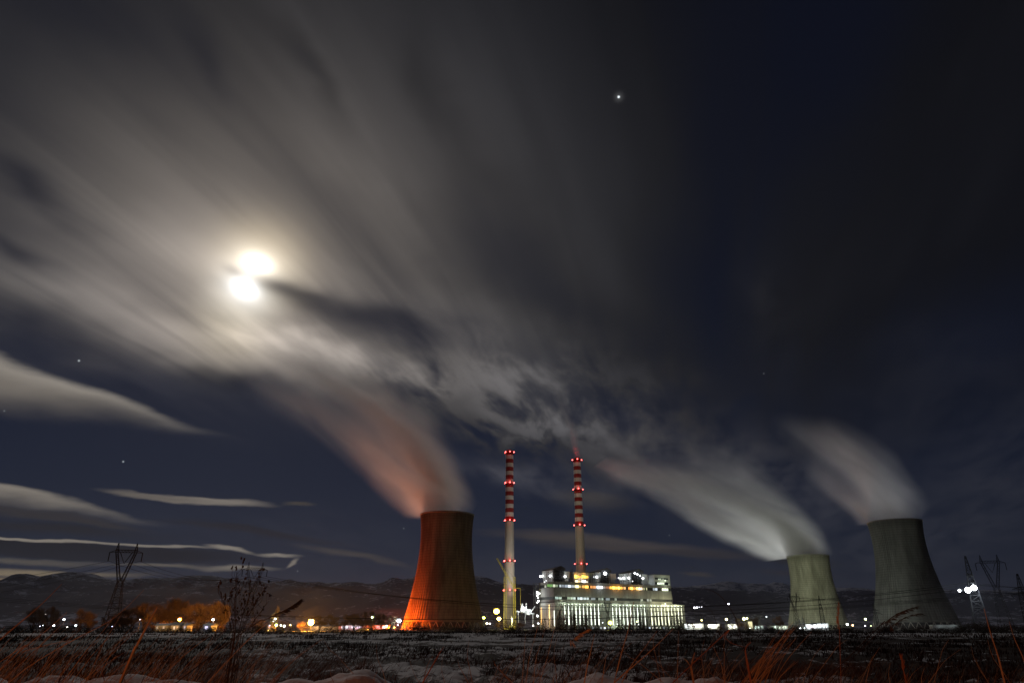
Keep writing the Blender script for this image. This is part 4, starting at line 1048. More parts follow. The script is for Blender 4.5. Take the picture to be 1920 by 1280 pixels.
MB().bar(KX(964, 1102), KX(975.5, 1102), .4).bar(KX(975.5, 1102), KX(976, 1135), .28).build('counter_jib', M_paint_y, kr)
MB().box((-12, -5, 0), (6, 5, 2.2)).box((-4, -3, 2.2), (4, 3, 5)).build('chassis', M_paint_y, kr)
put_light('crane_fill_light', 'POINT', KX(960, 1160)+Vector((0, -42, 0)), 60000, (1, .92, .35), kr, 1)  # yellow light added in front of the crane to brighten it
for i_ in (0,): MB().ball(KX(960, 1160)+Vector((0, -39.5, 0)), .7, 8, 5).bar(KX(960, 1178)+Vector((0, -39.5, 0)), KX(960, 1160)+Vector((0, -39.5, 0)), .15).build('crane_fill_lamp', emit((1, .92, .5), 5), kr)

# white silo gear between crane and hall
YG = 960
gr_ = empty('loading_gear', (gx(985, YG), YG, 0), label='brightly lit white hoppers and slanted conveyor between the crane and the hall', cat='loading gear')
GX = lambda px, py: Vector((xat(px, py, YG)-gx(985, YG), 0, zat(py, YG)))
mb = MB()
for px, py0, py1, r_ in ((979, 1131, 1146, 2.2), (983, 1137, 1147, 2.0), (986.5, 1130, 1146, 1.2), (991, 1141, 1152, 2.5)):
    b0 = GX(px, py1); t0 = GX(px, py0); mb.bar(b0, t0, r_, r_*.7, 10)
mb.build('hopper', M_white, gr_)
MB().bar(GX(968, 1145), GX(1002, 1150), 1.2).bar(GX(993, 1150), GX(1003, 1136), 1.0).bar(GX(972, 1145), GX(972, 1168), .5).bar(GX(985, 1146), GX(985, 1168), .5).bar(GX(999, 1148), GX(999, 1168), .6).build('conveyor', M_white, gr_)
for px, py, r_, s_ in ((978.5, 1143, 1.2, 6), (983, 1143, 1.3, 6), (1007, 1153, 1.0, 5), (994, 1143.5, .8, 4)):
    MB().ball(GX(px, py)+Vector((0, -3.5, 0)), r_, 8, 5).build('lamp_head', emit(WHITE, s_), gr_)
put_light('gear_light', 'POINT', GX(981, 1139)+Vector((0, -9, 0)), 9000, WHITE, gr_, 1)
put_light('gear_light', 'POINT', GX(998, 1146)+Vector((0, -9, 0)), 3000, WHITE, gr_, 1)

# ------------------------------------------------------------------ low buildings
def shed(pa, pb_, Y, ptop, dep, label, wins, m=M_white, roofm=M_roof, lit=None, wz=(1.2, 2.6), nm='shed', pitch=.8):
    xa, xb = gx(pa, Y), gx(pb_, Y); H = max(2.2, zat(ptop, Y)); L = xb-xa
    o = empty(nm, (xa, Y, 0), label=label, cat=nm.replace('_', ' '))
    MB().box((0, 0, -.2), (L, dep, H)).build('wall', m, o)
    MB().add([(-.5, -.5, H), (L+.5, -.5, H), (L+.5, dep+.5, H), (-.5, dep+.5, H), (-.5, dep/2, H+pitch), (L+.5, dep/2, H+pitch)],
             [(0, 1, 5, 4), (2, 3, 4, 5), (0, 4, 3), (1, 2, 5), (0, 3, 2, 1)]).build('roof', roofm, o)
    for (a_, b_, c3, s_) in wins:
        u0, u1 = gx(a_, Y)-xa, gx(b_, Y)-xa
        MB().box((u0, -.12, H*.35), (u1, .1, H*.85)).build('lit_window', emit(c3, s_), o)
    if lit:
        for px, c3, P in lit: put_light('eaves_light', 'POINT', (gx(px, Y)-xa, -4, H*.8), P, c3, o, .4)
    return o
Wc = WHITE
shed(636, 727, 700, 1171.5, 14, 'long low white shed with lit strip, left of the orange tower', [(637,641,(.9,.9,1),1.6),(642,646,(.7,.75,1),.4),(648,652,(.8,.85,1),1.8),(654,657,(.7,.75,1),.4),(659,667,(.8,.85,1),1.3),(669,681,(.7,.78,1),1.0),(705,712,(.7,.78,1),.8),(713,719,(.7,.78,1),1.4),(720,724,(.8,.85,1),1.8)], lit=[(645,(.8,.85,1),500),(665,(.8,.85,1),500),(712,(.8,.85,1),500)])
shed(577, 634, 560, 1173.5, 10, 'low dim shed behind the largest orange floodlight', [], lit=[(597,(1,.5,.2),1500),(620,(1,.5,.2),700)])
shed(320, 336, 286, 1174, 6, 'small village house under the orange lamp among bare trees', [(325,327.5,(1,.8,.6),.8),(331,333,(1,.6,.3),.6)], nm='house', lit=[(328,(1,.5,.15),400)], pitch=1.2)
shed(290, 314, 286, 1175.5, 6, 'low farm building left of the orange-lit village house', [(293,296,(.8,.7,.6),.4),(305,308,(1,.7,.5),.5)], lit=[(300,(1,.5,.15),160)])
shed(343, 350, 286, 1176.5, 5, 'tiny lit hut between the orange lamp and the dark round bush', [(345,347,(.9,.85,1),.8)], nm='hut')
shed(381, 395, 286, 1174.5, 6, 'small lit hut left of the white street lamp', [(384,389,(.75,.7,1),1.6)], nm='hut', lit=[(388,(.8,.8,1),80)])
shed(500, 512, 330, 1173, 5, 'small white hut below the tall weeds', [(503,505,(.8,.7,1),.7)], nm='hut', lit=[(508,(.9,1,.9),160)])
shed(1284, 1320, 930, 1168.5, 14, 'low white workshop with glowing eaves just right of the hall', [(1285,1288,Wc,1.4),(1290,1293,Wc,2.0),(1297,1302,(1,.95,.8),1.8),(1303,1309,(1,.95,.8),2.2),(1311,1317,(1,.9,.7),1.6)], lit=[(1290,Wc,2500),(1300,(1,1,.85),2500),(1312,(1,1,.85),2500)], nm='workshop')
shed(1328, 1350, 850, 1169.5, 12, 'brightest low white workshop between the hall and the yellow tree', [(1329,1333,(1,1,.9),3),(1334,1340,(1,1,.9),3.2),(1341,1346,(1,1,.9),2.6)], lit=[(1332,(1,1,.85),4000),(1343,(1,1,.85),4000)], nm='workshop')
shed(1366, 1386, 780, 1169.5, 12, 'low glowing workshop left of the yellow-green lit tree', [(1368,1372,(1,1,.75),2.6),(1374,1378,(1,1,.75),3),(1380,1384,(1,1,.8),2.6)], lit=[(1370,(1,1,.8),3500),(1380,(1,1,.8),3500)], nm='workshop')
shed(1402, 1412, 700, 1164.5, 8, 'small tan lit house right of the yellow-green lit tree', [(1404,1406,(1,.9,.6),.8)], nm='house', lit=[(1407,(1,.9,.5),1500)])
shed(1414, 1432, 760, 1171.5, 10, 'low hut row with greenish windows before the pale tower', [(1415.5,1417.5,(.7,1,.85),2),(1420,1424,(.8,1,.9),2.4),(1427,1430,(.8,1,.9),1)], lit=[(1422,(.8,1,.9),900)])
shed(1446, 1478, 780, 1172, 10, 'long hut with scattered greenish windows left of the snowy firs', [(1453,1455,(.7,1,.85),1.8),(1461,1463,(.9,1,.8),1),(1466,1469,(.9,1,.8),1),(1472,1475,(.9,1,.7),.8)], lit=[(1455,(.85,1,.8),700),(1470,(.9,1,.8),700)])
shed(1511, 1534, 740, 1169.8, 12, 'low white carport with a bright strip at the foot of the pale tower', [(1513,1517,(.95,.9,1),2.6),(1518,1524,(1,.8,.9),3),(1525,1530,(1,.85,.95),2.6)], lit=[(1516,Wc,2500),(1527,Wc,2500)], nm='carport')
shed(1533.5, 1554, 770, 1168, 12, 'small hut with four bright doorways right of the carport', [(1534.5,1536.5,Wc,3),(1539,1541.5,Wc,3),(1544,1546,Wc,2.4),(1549,1551,Wc,2)], nm='hut', lit=[(1540,Wc,1500),(1549,Wc,1200)])
shed(1750, 1801, 705, 1170.5, 6, 'long pale wall at the right foot of the tall dim tower', [], m=M_white, nm='boundary_wall', pitch=.3, lit=[(1790,(.8,.95,1),160),(1765,(.8,.95,1),110)])

# ------------------------------------------------------------------ pylons
def delta_pylon(loc, H, rz, label, th=.17):
    """cat-head pylon: a narrow waist, a V window above and two arms with peaks"""
    root = empty('pylon', loc, rz, label=label, cat='pylon', group='lattice pylons of the power lines')
    b_ = MB(); wb = H*.085; ww = H*.026; zw = H*.56
    lattice(b_, (0, 0, 0), (0, 0, zw), wb*2, ww*2, 9, th, th*.5)
    b_.build('lattice_body', M_pylon, root)
    wd = MB(); zt_ = H*.89; hw = H*.105
    for s in (-1, 1):
        lattice(wd, (s*ww*.7, 0, zw), (s*hw, 0, zt_), ww*1.3, ww*.9, 7, th*.8, th*.4)
        lattice(wd, (s*hw, 0, zt_), (s*hw, 0, H), ww*1.2, .25, 3, th*.7, th*.35)
    wd.build('window_frame', M_pylon, root)
    ar = MB(); A = H*.185
    for z, y in ((zt_, -ww*.5), (zt_, ww*.5)):
        ar.bar((-A, y*.3, z), (A, y*.3, z), th*.8)
        ar.bar((-hw, y, z+H*.03), (hw, y, z+H*.03), th*.8)
        for s in (-1, 1): ar.bar((s*hw, y, z+H*.03), (s*A, y*.3, z), th*.7)
        for i in range(12): ar.bar((-hw+hw*2*i/12, y, z+(H*.03 if i % 2 else 0)), (-hw+hw*2*(i+1)/12, y, z+(0 if i % 2 else H*.03)), th*.4)
    ar.build('cross_arm', M_pylon, root)
    for x0, x1 in ((-A, -A*1.0), (A, A*1.0)):
        MB().tube([(x0, 0, zt_), (x1, 0, zt_-H*.10)], .22, 6).build('insulator', M_pylon, root)
    MB().tube([(-hw*.62, 0, zt_), (0, 0, zt_-H*.13), (hw*.62, 0, zt_)], .2, 6).build('insulator', M_pylon, root)
    return root
YP1, YP2, YPR, YPB = 330, 430, 395, 520
HP1, HP2, HPR, HPB = zat(1018, YP1), zat(1054, YP2), zat(1042, YPR), zat(1040, YPB)
delta_pylon((gx(207, YP1), YP1, 0), HP1, R(14), 'tall left pylon with V-shaped window, standing before the snowy mountain')
delta_pylon((gx(463, YP2), YP2, 0), HP2, R(20), 'pylon seen behind the tall weeds left of the orange tower')
delta_pylon((gx(1888, YPB), YPB, 0), HPB, R(-20), 'faint far pylon with wide arms at the right edge, behind the big dark one')
delta_pylon((gx(1496, 700), 700, 0), zat(1111, 700), R(5), 'small distant pylon silhouetted on the left side of the pale tower', .16)
delta_pylon((gx(1141, 760), 760, 0), zat(1126, 760), R(5), 'small distant pylon silhouetted against the middle of the lit hall', .16)
def tension_pylon(loc, H, rz, label, th=.34, wid=.095):
    root = empty('pylon', loc, rz, label=label, cat='pylon', group='lattice pylons of the power lines')
    b_ = MB(); lattice(b_, (0, 0, 0), (0, 0, H*.62), H*wid*2, H*.045*2, 8, th, th*.5); lattice(b_, (0, 0, H*.62), (0, 0, H), H*.045*2, .5, 6, th*.8, th*.4)
    b_.build('lattice_body', M_pylon, root)
    ar = MB()
    for z, L in ((H*.62, .26), (H*.72, .20)):
        for s in (-1, 1):
            for y in (-H*.03, H*.03):
                ar.bar((0, y, z), (s*H*L, 0, z), th*.7); ar.bar((0, y, z+H*.045), (s*H*L, 0, z), th*.7)
            for i in range(5): ar.bar((s*H*L*i/5, 0, z+H*.045*(1-i/5)), (s*H*L*(i+1)/5, 0, z), th*.4)
    ar.build('cross_arm', M_pylon, root)
    for s in (-1, 1):
        MB().tube([(s*H*.26, 0, H*.62), (s*H*.26, -1.5, H*.57)], .18, 6).build('insulator', M_pylon, root)
    return root
tension_pylon((gx(1843, YPR), YPR, 0), HPR, R(62), 'big dark tapering pylon in front of the dazzling right-hand floodlights')
tension_pylon((gx(1545, 720), 720, 0), zat(1116, 720), R(60), 'slim distant pylon silhouetted on the right side of the pale tower', .16, .06)
tension_pylon((gx(1646, 740), 740, 0), zat(1130, 740), R(10), 'slim distant pylon at the left edge of the tall dim tower', .16, .07)
tension_pylon((gx(1935, 430), 430, 0), zat(1075, 430), R(10), 'pylon cut off by the right edge of the picture', .22, .07)

def cable(a, b, sag, label, r=.05, n=28, group='power line cables'):
    a = Vector(a); b = Vector(b)
    pts = [a.lerp(b, i/n)-Vector((0, 0, 4*sag*(i/n)*(1-i/n))) for i in range(n+1)]
    o = MB().tube(pts, r, 5).build('power_cable', M_wire)
    return tag(o, label, 'cable', group)
a1 = Vector((gx(207, YP1), YP1, 0)); a2 = Vector((gx(463, YP2), YP2, 0)); aR = Vector((gx(1843, YPR), YPR, 0)); aB = Vector((gx(1888, YPB), YPB, 0))
zt1, zt2, ztR = HP1*.79, HP2*.79, HPR*.62
for k, dx in enumerate((-HP1*.185, 0, HP1*.185)):
    nm_ = ('left', 'middle', 'right')[k]
    cable(a1+Vector((dx, 0, zt1-(.6 if k == 1 else 0))), (-420+dx, 300+60*k, 12+3*k), 9, nm_+' of three thin cables running left from the tall left pylon', .07, group='cables left of the tall pylon')
    cable(a1+Vector((dx, 0, zt1)), a2+Vector((dx, 0, zt2)), 5, nm_+' of three thin cables between the two pylons on the left', .07, group='cables between the two left pylons')
    cable(a2+Vector((dx, 0, zt2)), aR+Vector((-6+6*k, 0, ztR+(1 if k == 1 else -1))), 14+1.1*k, ('highest', 'middle', 'lowest')[k]+' of the long sagging cables crossing in front of the orange tower', .11, 64, group='long upper cables across the picture')
    cable((gx(-150, 500), 500, 22+k*1.5), (gx(2100, 520), 520, 30+k*1.7), 19+1.5*k, ('highest', 'middle', 'lowest')[k]+' of the low sagging cables passing in front of the lit hall', .09, 64, group='long lower cables across the picture')
    cable(aR+Vector((-6+6*k, 0, ztR)), (gx(2250, 470), 470+10*k, 34), 5, nm_+' of three cables running right from the big dark pylon', .07, group='cables right of the big dark pylon')
    cable((gx(1496, 700)+(-10+10*k), 700, zat(1119, 700)), (gx(2050, 620), 620+8*k, 36), 7+k, nm_+' of three cables strung from the small pylon before the pale tower to the right', .08, group='cables before the right-hand towers')
    cable((gx(1141, 760)-8+8*k, 760, zat(1133, 760)), (gx(1496, 700)+(-10+10*k), 700, zat(1119, 700)), 9+k, nm_+' of three cables between the two small distant pylons', .08, group='cables between the distant pylons')

# ------------------------------------------------------------------ trees (unit height, scaled per copy)
def twig_mat(name, a, b): return mat(name, a, .9, .4, 1.2, col2=b)
M_twig2 = mat('dark_twigs', (.09, .06, .045), .95, .4, .7)
def bare_tree(seed, spread=.34, ntw=1700, tm=M_twig):
    r = random.Random(seed); tr = MB(); cr = MB(); tips = []
    def grow(p, d, L, w, lv):
        q = p+d*L
        (tr if lv < 3 else cr).bar(p, q, w, w*.62, 5 if lv < 2 else 3)
        if lv >= 4: tips.append((q, d)); return
        nb = 3 if lv < 3 else 3
        for k in range(nb):
            ax = Vector((r.uniform(-1, 1), r.uniform(-1, 1), r.uniform(-.3, .6))).normalized()
            nd = (d*(.95 if k == 0 else .6)+ax*(spread if k == 0 else spread*2.0)+Vector((0, 0, .14))).normalized()
            grow(q, nd, L*r.uniform(.62, .82), w*.62, lv+1)
    for k in range(4):
        a_ = 2*pi*k/4+r.uniform(-.5, .5); t_ = .05 if k == 0 else r.uniform(.28, .6)
        grow(Vector((0, 0, -.02)), Vector((cos(a_)*t_, sin(a_)*t_, 1)).normalized(), .14 if k else .20, .018, 0 if k == 0 else 1)
    for i in range(ntw):
        q, d = tips[r.randrange(len(tips))]
        v = (d+Vector((r.uniform(-1, 1), r.uniform(-1, 1), r.uniform(-.2, 1.1)))*.8).normalized()
        L = r.uniform(.05, .14); s = q-v*L*.3+Vector((r.uniform(-.03, .03), r.uniform(-.03, .03), r.uniform(-.05, .03)))
        u = v.cross(Vector((r.uniform(-1, 1), r.uniform(-1, 1), .1))).normalized()*r.uniform(.0016, .0034)
        cr.add([s-u, s+u, s+v*L], [(0, 1, 2)])
    zmax = max(v[2] for v in cr.v); s = 1/zmax
    tr.v = [(a*s, b*s, c*s) for a, b, c in tr.v]; cr.v = [(a*s, b*s, c*s) for a, b, c in cr.v]
    return tr, cr
def fir(seed, snow=False):
    r = random.Random(seed); tr = MB(); cr = MB()
    tr.bar((0, 0, -.02), (0, 0, .97), .018, .003, 6)
    for i in range(900):
        h = r.random()**1.25; z = .06+.92*h; R_ = .25*(1-h)**.85+.012
        a = r.uniform(0, 2*pi); rr_ = R_*r.uniform(.45, 1.08)
        p = Vector((rr_*cos(a), rr_*sin(a), z-rr_*.28)); o = Vector((cos(a), sin(a), -.45)).normalized(); t = Vector((-sin(a), cos(a), 0))
        L = r.uniform(.03, .075)*(1.1-h*.5); w = L*r.uniform(.25, .45)
        cr.add([p-o*L*.5, p+t*w, p+o*L, p-t*w], [(0, 1, 2, 3)])
    return tr, cr
def bush(seed, n=900, flat=.8, leaf=.045):
    r = random.Random(seed); tr = MB(); cr = MB()
    cl = [(Vector((r.uniform(-.5, .5), r.uniform(-.5, .5), r.uniform(.25, .72)*flat)), r.uniform(.16, .34)) for _ in range(9)]
    for c, q in cl: tr.bar((c.x*.15, c.y*.15, -.03), c, .016, .006, 4)
    for i in range(n):
        c, q = cl[r.randrange(9)]
        v = Vector((r.gauss(0, 1), r.gauss(0, 1), r.gauss(0, 1))).normalized()*q*r.uniform(.5, 1.15)
        p = c+v
        if p.z < .02: continue
        a = Vector((r.uniform(-1, 1), r.uniform(-1, 1), r.uniform(-.4, 1))).normalized(); b_ = a.cross(v).normalized()
        L = leaf*r.uniform(.6, 1.5)
        cr.add([p-b_*L*.25, p+a*L, p+b_*L*.25], [(0, 1, 2)])
    return tr, cr
def proto(name, pair, tm, cm, cat, label, group):
    root = empty(name, (0, 0, 0), label=label, cat=cat, group=group)
    pair[0].build('trunk', tm, root); pair[1].build('crown', cm, root); return root
used = set()
def place_tree(p, X, Y, H, wide=1.0, rz=None, label=None, z0=None, group=None):
    if p.name in used:
        c = p.copy(); COL.objects.link(c)
        for ch in p.children:
            d = ch.copy(); COL.objects.link(d); d.parent = c
        p2 = c
    else: used.add(p.name); p2 = p
    p2.location = (X, Y, (ground_z(X, Y) if Y < 400 else 0)-.05 if z0 is None else z0); p2.scale = (H*wide, H*wide, H)
    p2.rotation_euler = (0, 0, rnd.uniform(0, 6.28) if rz is None else rz)
    if label: p2['label'] = label
    if group: p2['group'] = group
    return p2
GT = 'bare winter trees behind the field'
bt = [proto('bare_tree', bare_tree(s, sp), M_bark, M_twig, 'tree', 'bare winter tree', GT) for s, sp in ((11, .34), (12, .42), (15, .30))]
M_warmleaf = mat('withered_leaves', (.30, .17, .07), .9, .5, .6)
M_poplar = mat('poplar_leaves', (.40, .28, .08), .9, .4, .8)
# left clump lit orange
TL = [ # px, Y, top, wide, idx, label
 (60,360,1143,1.1,0,'broad bare tree at the far left in front of the mountain'),(86,380,1140,.9,1,'bare tree behind the far-left village lamps'),(104,350,1147,.9,2,'darkest narrow tree left of the far-left street lamp'),
 (150,330,1148,1.1,1,'bushy bare tree just right of the far-left street lamps'),(166,345,1150,1.0,0,'low bare tree left of the tall left pylon'),
 (208,262,1150,1.1,1,'dark bare tree at the right foot of the tall left pylon'),(228,262,1139,1.2,0,'dark reddish bare tree just right of the tall left pylon foot'),(246,265,1137,1.1,2,'reddish bare tree left of the largest orange-lit tree'),
 (268,340,1133,1.1,0,'bare tree faintly lit, left of the largest orange-lit tree'),(290,345,1128,1.1,1,'tall bare tree adjoining the largest orange-lit tree'),(314,350,1121,1.15,0,'largest orange-lit bare tree, rising highest behind the village house'),
 (332,350,1124,1.0,2,'orange-lit bare tree directly above the orange lamp'),(352,345,1128,1.1,1,'orange-lit bare tree just right of the orange lamp'),(371,340,1126,1.15,0,'second tallest orange-lit tree, right of the orange lamp'),
 (392,350,1132,1.0,1,'olive bare tree behind the white street lamp'),(404,355,1130,.9,2,'tallest olive bare tree behind the white street lamp'),(415,350,1129,.8,0,'olive bare tree half hidden by the tall weeds')]
for px, Y, top, wd, i, lb in TL: place_tree(bt[i], gx(px, Y), Y, zat(top-5+5*math.sin(px*.7), Y)*1.03, wd, label=lb)
TM = [(598,480,1149,1.6,0,'dim tree right of the largest orange floodlight'),(620,500,1148,1.5,1,'dim brown tree behind the low dim shed'),(645,560,1147,1.6,2,'dim tree at the left end of the dark wood'),(663,560,1146,1.5,0,'low dim tree in the dark wood behind the white shed'),
      (680,560,1142,1.5,1,'round-topped dim tree behind the yellow-green lamp'),(697,560,1140,1.6,2,'tallest dim tree of the dark wood left of the orange tower'),(715,580,1146,1.3,0,'dim tree right of the tallest one in the dark wood'),(732,600,1150,1.2,1,'thin pale tree between the dark wood and the bluish floodlight'),
      (1330,900,1160,1.6,1,'faint bare tree behind the low white workshops'),(1383,700,1155,1.4,2,'bare tree with yellow-lit side left of the yellow-green lamps'),(1420,720,1154,1.5,0,'brownish bare tree right of the small tan house'),(1412,730,1156,1.2,1,'thin bare tree behind the small tan house'),(1458,640,1152,1.1,2,'reddish bare tree left of the pale tower'),(1466,620,1150,.8,0,'narrow reddish bare tree against the left edge of the pale tower'),(1292,900,1163,1.2,2,'tiny bare tree beside the right end of the hall'),(1300,880,1164,1.2,0,'small bare tree over the first workshop right of the hall')]
for px, Y, top, wd, i, lb in TM: place_tree(bt[i], gx(px, Y), Y, zat(top, Y), wd*.7, label=lb, z0=0, group='bare trees around the plant')
# poplar
pt = bush(41, 2600, 1.0, .05)
pv = [(x*.16, y*.16, .05+z*1.12) for x, y, z in pt[1].v]; zm_ = max(v[2] for v in pv); pt[1].v = [(x*(1.15-.5*(z/zm_)), y*(1.15-.5*(z/zm_)), z/zm_) for x, y, z in pv]
pr_ = proto('poplar_tree', (MB().bar((0, 0, -.02), (0, 0, .8), .02, .005, 6), pt[1]), M_bark, M_poplar, 'tree', 'narrow poplar lit yellow, standing alone right of the tall weeds', None)
place_tree(pr_, gx(514, 300), 300, zat(1131, 300), 1.6)
o = empty('ground_floodlight', (gx(514, 300), 293, 0), label='amber uplight added at the foot of the narrow poplar', cat='floodlight')  # extra light for the poplar crown, with a small lamp body added
MB().bar((0, 0, -.1), (0, 0, .3), .06, n=6).build('stand', M_pole, o); MB().ball((0, 0, .4), .15, 8, 5).build('lamp_head', emit((1, .7, .2), 8), o)
put_light('glow', 'SPOT', (0, 0, .65), 2400, (1, .62, .12), o, .4, spot=40).rotation_euler = (Vector((0, -5, -6))).to_track_quat('Z', 'Y').to_euler()
# bushes
GBU = 'dark bushes along the far edge of the field'
bb = [proto('bush', bush(50+s), M_scrub, M_scrub, 'bush', 'low dark bush at the far edge of the snowy field', GBU) for s in range(3)]
wb_ = [proto('leafy_bush', bush(60+s, 1300, .9, .05), M_bark, M_warmleaf, 'bush', 'leafy bush', 'lamp-lit bushes') for s in range(2)]
for px, Y, top, wd, i, lb in [(308,310,1160,1.5,0,'orange-lit bush left of the orange lamp'),(290,315,1166,1.2,1,'small orange-lit bush beside the farm building'),(334,305,1168,.9,0,'small orange-lit bush under the orange lamp'),
    (413,310,1165,1.1,1,'small orange-lit bush right of the white street lamp'),(478,300,1153,1.2,0,'round red-lit bush behind the tall weeds'),(487,295,1164,1.0,1,'small red-lit bush right of the round one behind the weeds'),
    (533,300,1158,1.2,0,'lamp-lit bush right of the narrow poplar'),(567,340,1158,1.0,1,'amber-lit bush touching the largest orange floodlight'),(698,470,1164,1.8,0,'rounded olive bush beneath the yellow-green lamp left of the tower'),
    (1396,600,1160,1.1,1,'bright yellow-green lit tree under the two lamps'),(1351,620,1166,1.2,0,'yellow-green bush beneath the yellow lamp'),(1377,640,1162,1.2,1,'yellow-lit bush left of the bright yellow-green tree'),(1174,700,1165,1.6,0,'yellow-green lit shrub right of the vivid yellow lamp'),(975,700,1160,1.0,1,'dim shrub at the foot of the left chimney')]:
    place_tree(wb_[i], gx(px, Y), Y, zat(top, Y), wd, label=lb)
for px, Y, top, wd, lb in [(356,300,1160,1.0,'dark round bush right of the orange lamp'),(784,560,1152,.8,'tallest dark shrub in front of the orange tower foot'),(776,540,1163,1.1,'dark shrub at the left foot of the orange tower'),(795,560,1160,1.0,'dark shrub right of the tallest one before the orange tower'),
     (815,560,1165,1.0,'small dark shrub before the middle of the orange tower'),(830,560,1164,1.1,'dark shrub before the shaded half of the orange tower'),(858,560,1165,1.2,'dark shrub before the right half of the orange tower'),(884,560,1166,1.2,'dark shrub before the right foot of the orange tower'),(948,600,1155,1.3,'dark shrub below the crane mast'),(960,600,1160,1.2,'dark shrub right of the crane mast'),
     (1447,480,1163,1.1,'dark shrub before the greenish huts'),(1700,420,1158,.9,'dark shrub before the tall dim tower'),(1670,400,1164,1.0,'dark low shrub at the left foot of the tall dim tower'),(1735,430,1165,.9,'dark low shrub before the right side of the tall dim tower'),
     (1845,330,1154,1.9,'large dark bush mound at the foot of the big right-hand pylon'),(1822,330,1160,1.6,'dark bush mound left of the one at the big pylon foot'),(1880,330,1160,1.7,'dark bush mound right of the big pylon foot'),(1912,330,1164,1.6,'dark bush mound at the right edge of the picture'),(20,330,1165,1.6,'dark bush mound at the left edge of the picture'),(1795,340,1169,1.5,'low dark bush between the boundary wall and the big pylon')]:
    place_tree(bb[rnd.randrange(3)], gx(px, Y), Y, zat(top, Y), wd*1.15, label=lb, group='dark shrubs before the plant')
r3 = random.Random(5); k_ = 0
def reg(px):
    for x, t in ((0, 'beyond the left picture edge'), (90, 'below the far-left village lamps'), (190, 'left of the tall left pylon'), (275, 'below the tall left pylon'), (345, 'below the orange lamp and village house'), (425, 'below the white street lamp'), (500, 'below the tall dark weeds'), (560, 'below the narrow poplar'), (640, 'beside the largest orange floodlight'), (740, 'below the long white shed'),
                 (830, 'below the lit half of the orange tower'), (905, 'below the shaded half of the orange tower'), (945, 'below the yellow-orange floodlights'), (1010, 'below the left chimney'), (1080, 'below the left third of the hall'), (1150, 'below the vivid yellow lamp'), (1215, 'below the right half of the hall'), (1290, 'below the right end of the hall'), (1350, 'below the white workshops'), (1410, 'below the yellow-green tree'), (1475, 'left of the pale tower'), (1595, 'below the pale tower'), (1645, 'between the two right-hand towers'), (1720, 'below the left side of the tall dim tower'), (1800, 'below the right side of the tall dim tower'), (1860, 'below the big right-hand pylon'), (1920, 'near the right picture edge')):
        if px < x: return t
    return 'beyond the right picture edge'
for px in range(-60, 1990, 12):
    px2 = px+r3.uniform(-6, 6); Y = r3.uniform(176, 215); 
    if 1225 < px2 < 1290 and r3.random() < .3: continue
    t = r3.uniform(1166, 1174) if not (640 < px2 < 760) else r3.uniform(1173, 1176)
    if 560 < px2 < 605: continue
    if px2 > 1790 or px2 < 230: t -= r3.uniform(0, 5)
    if 1320 < px2 < 1560 or 975 < px2 < 1290: t = r3.uniform(1168.5, 1175)
    place_tree(bb[k_ % 3], gx(px2, Y), Y, max(.5, zat(t, Y)), r3.uniform(1.6, 2.8), label='low dark bush at the field edge, '+reg(px2), group='field-edge bushes '+reg(px2)); k_ += 1
# firs before the hall and snowy-lit firs before the pale tower
GF = 'fir trees in front of the lit hall'
ff = [proto('fir_tree', fir(70+s), M_bark, M_needle, 'tree', 'fir', GF) for s in range(3)]
FP = [(1050,1143),(1046,1152),(1058,1157),(1061,1150),(1075,1141.5),(1078,1150),(1092,1153),(1098,1148),(1101,1152),(1036,1155),(1030,1158),(1022,1156),(1017,1160),(1120,1160),(1160,1148),(1165,1158),(1183,1156),(1201,1150),(1206,1156),(1214,1158),(1228,1160),(1262,1153),(1270,1150),(1276,1153),(1281,1158),(1240,1158),(1253,1160)]
ORD = 'first second third fourth fifth sixth seventh eighth ninth tenth eleventh twelfth thirteenth fourteenth fifteenth sixteenth seventeenth eighteenth nineteenth twentieth twenty-first twenty-second twenty-third twenty-fourth twenty-fifth twenty-sixth twenty-seventh twenty-eighth'.split()
side = ['farthest left', 'second from the left', 'third from the left', 'fourth from the left', 'fifth from the left']
for i, (px, top) in enumerate(sorted(FP)):
    Y = 640+(i*37) % 90
    lb = ORD[i]+' dark fir from the left in the row silhouetted before the lit hall'
    if px == 1075: lb = 'tallest pointed dark fir before the left half of the lit hall'
    place_tree(ff[i % 3], gx(px, Y), Y, zat(top, Y), r3.uniform(.9, 1.35), label=lb, z0=0)
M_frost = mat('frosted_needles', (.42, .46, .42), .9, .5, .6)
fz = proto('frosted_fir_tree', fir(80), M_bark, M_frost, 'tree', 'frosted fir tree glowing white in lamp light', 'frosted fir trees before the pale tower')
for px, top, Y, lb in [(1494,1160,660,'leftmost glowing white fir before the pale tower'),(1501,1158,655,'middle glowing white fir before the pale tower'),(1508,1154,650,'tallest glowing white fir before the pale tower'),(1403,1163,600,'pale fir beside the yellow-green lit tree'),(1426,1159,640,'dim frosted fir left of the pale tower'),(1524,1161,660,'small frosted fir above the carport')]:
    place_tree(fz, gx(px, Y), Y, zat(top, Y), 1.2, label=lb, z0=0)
for px, P in ((1497, 5000), (1505, 5000), (1403, 1500)):
    o = empty('ground_floodlight', (gx(px, 640), 636, 0), label='small white lamp at the foot of the '+{1497: 'leftmost glowing firs', 1505: 'tallest glowing fir', 1403: 'pale fir by the yellow-green tree'}[px], cat='floodlight')
    MB().bar((0, 0, -.1), (0, 0, .9), .12, n=6).build('stand', M_pole, o); MB().ball((0, 0, 1.3), .45, 8, 5).build('lamp_head', emit(WHITE, 8), o)
    put_light('glow', 'POINT', (0, -.9, 1.8), P, WHITE, o, .4)
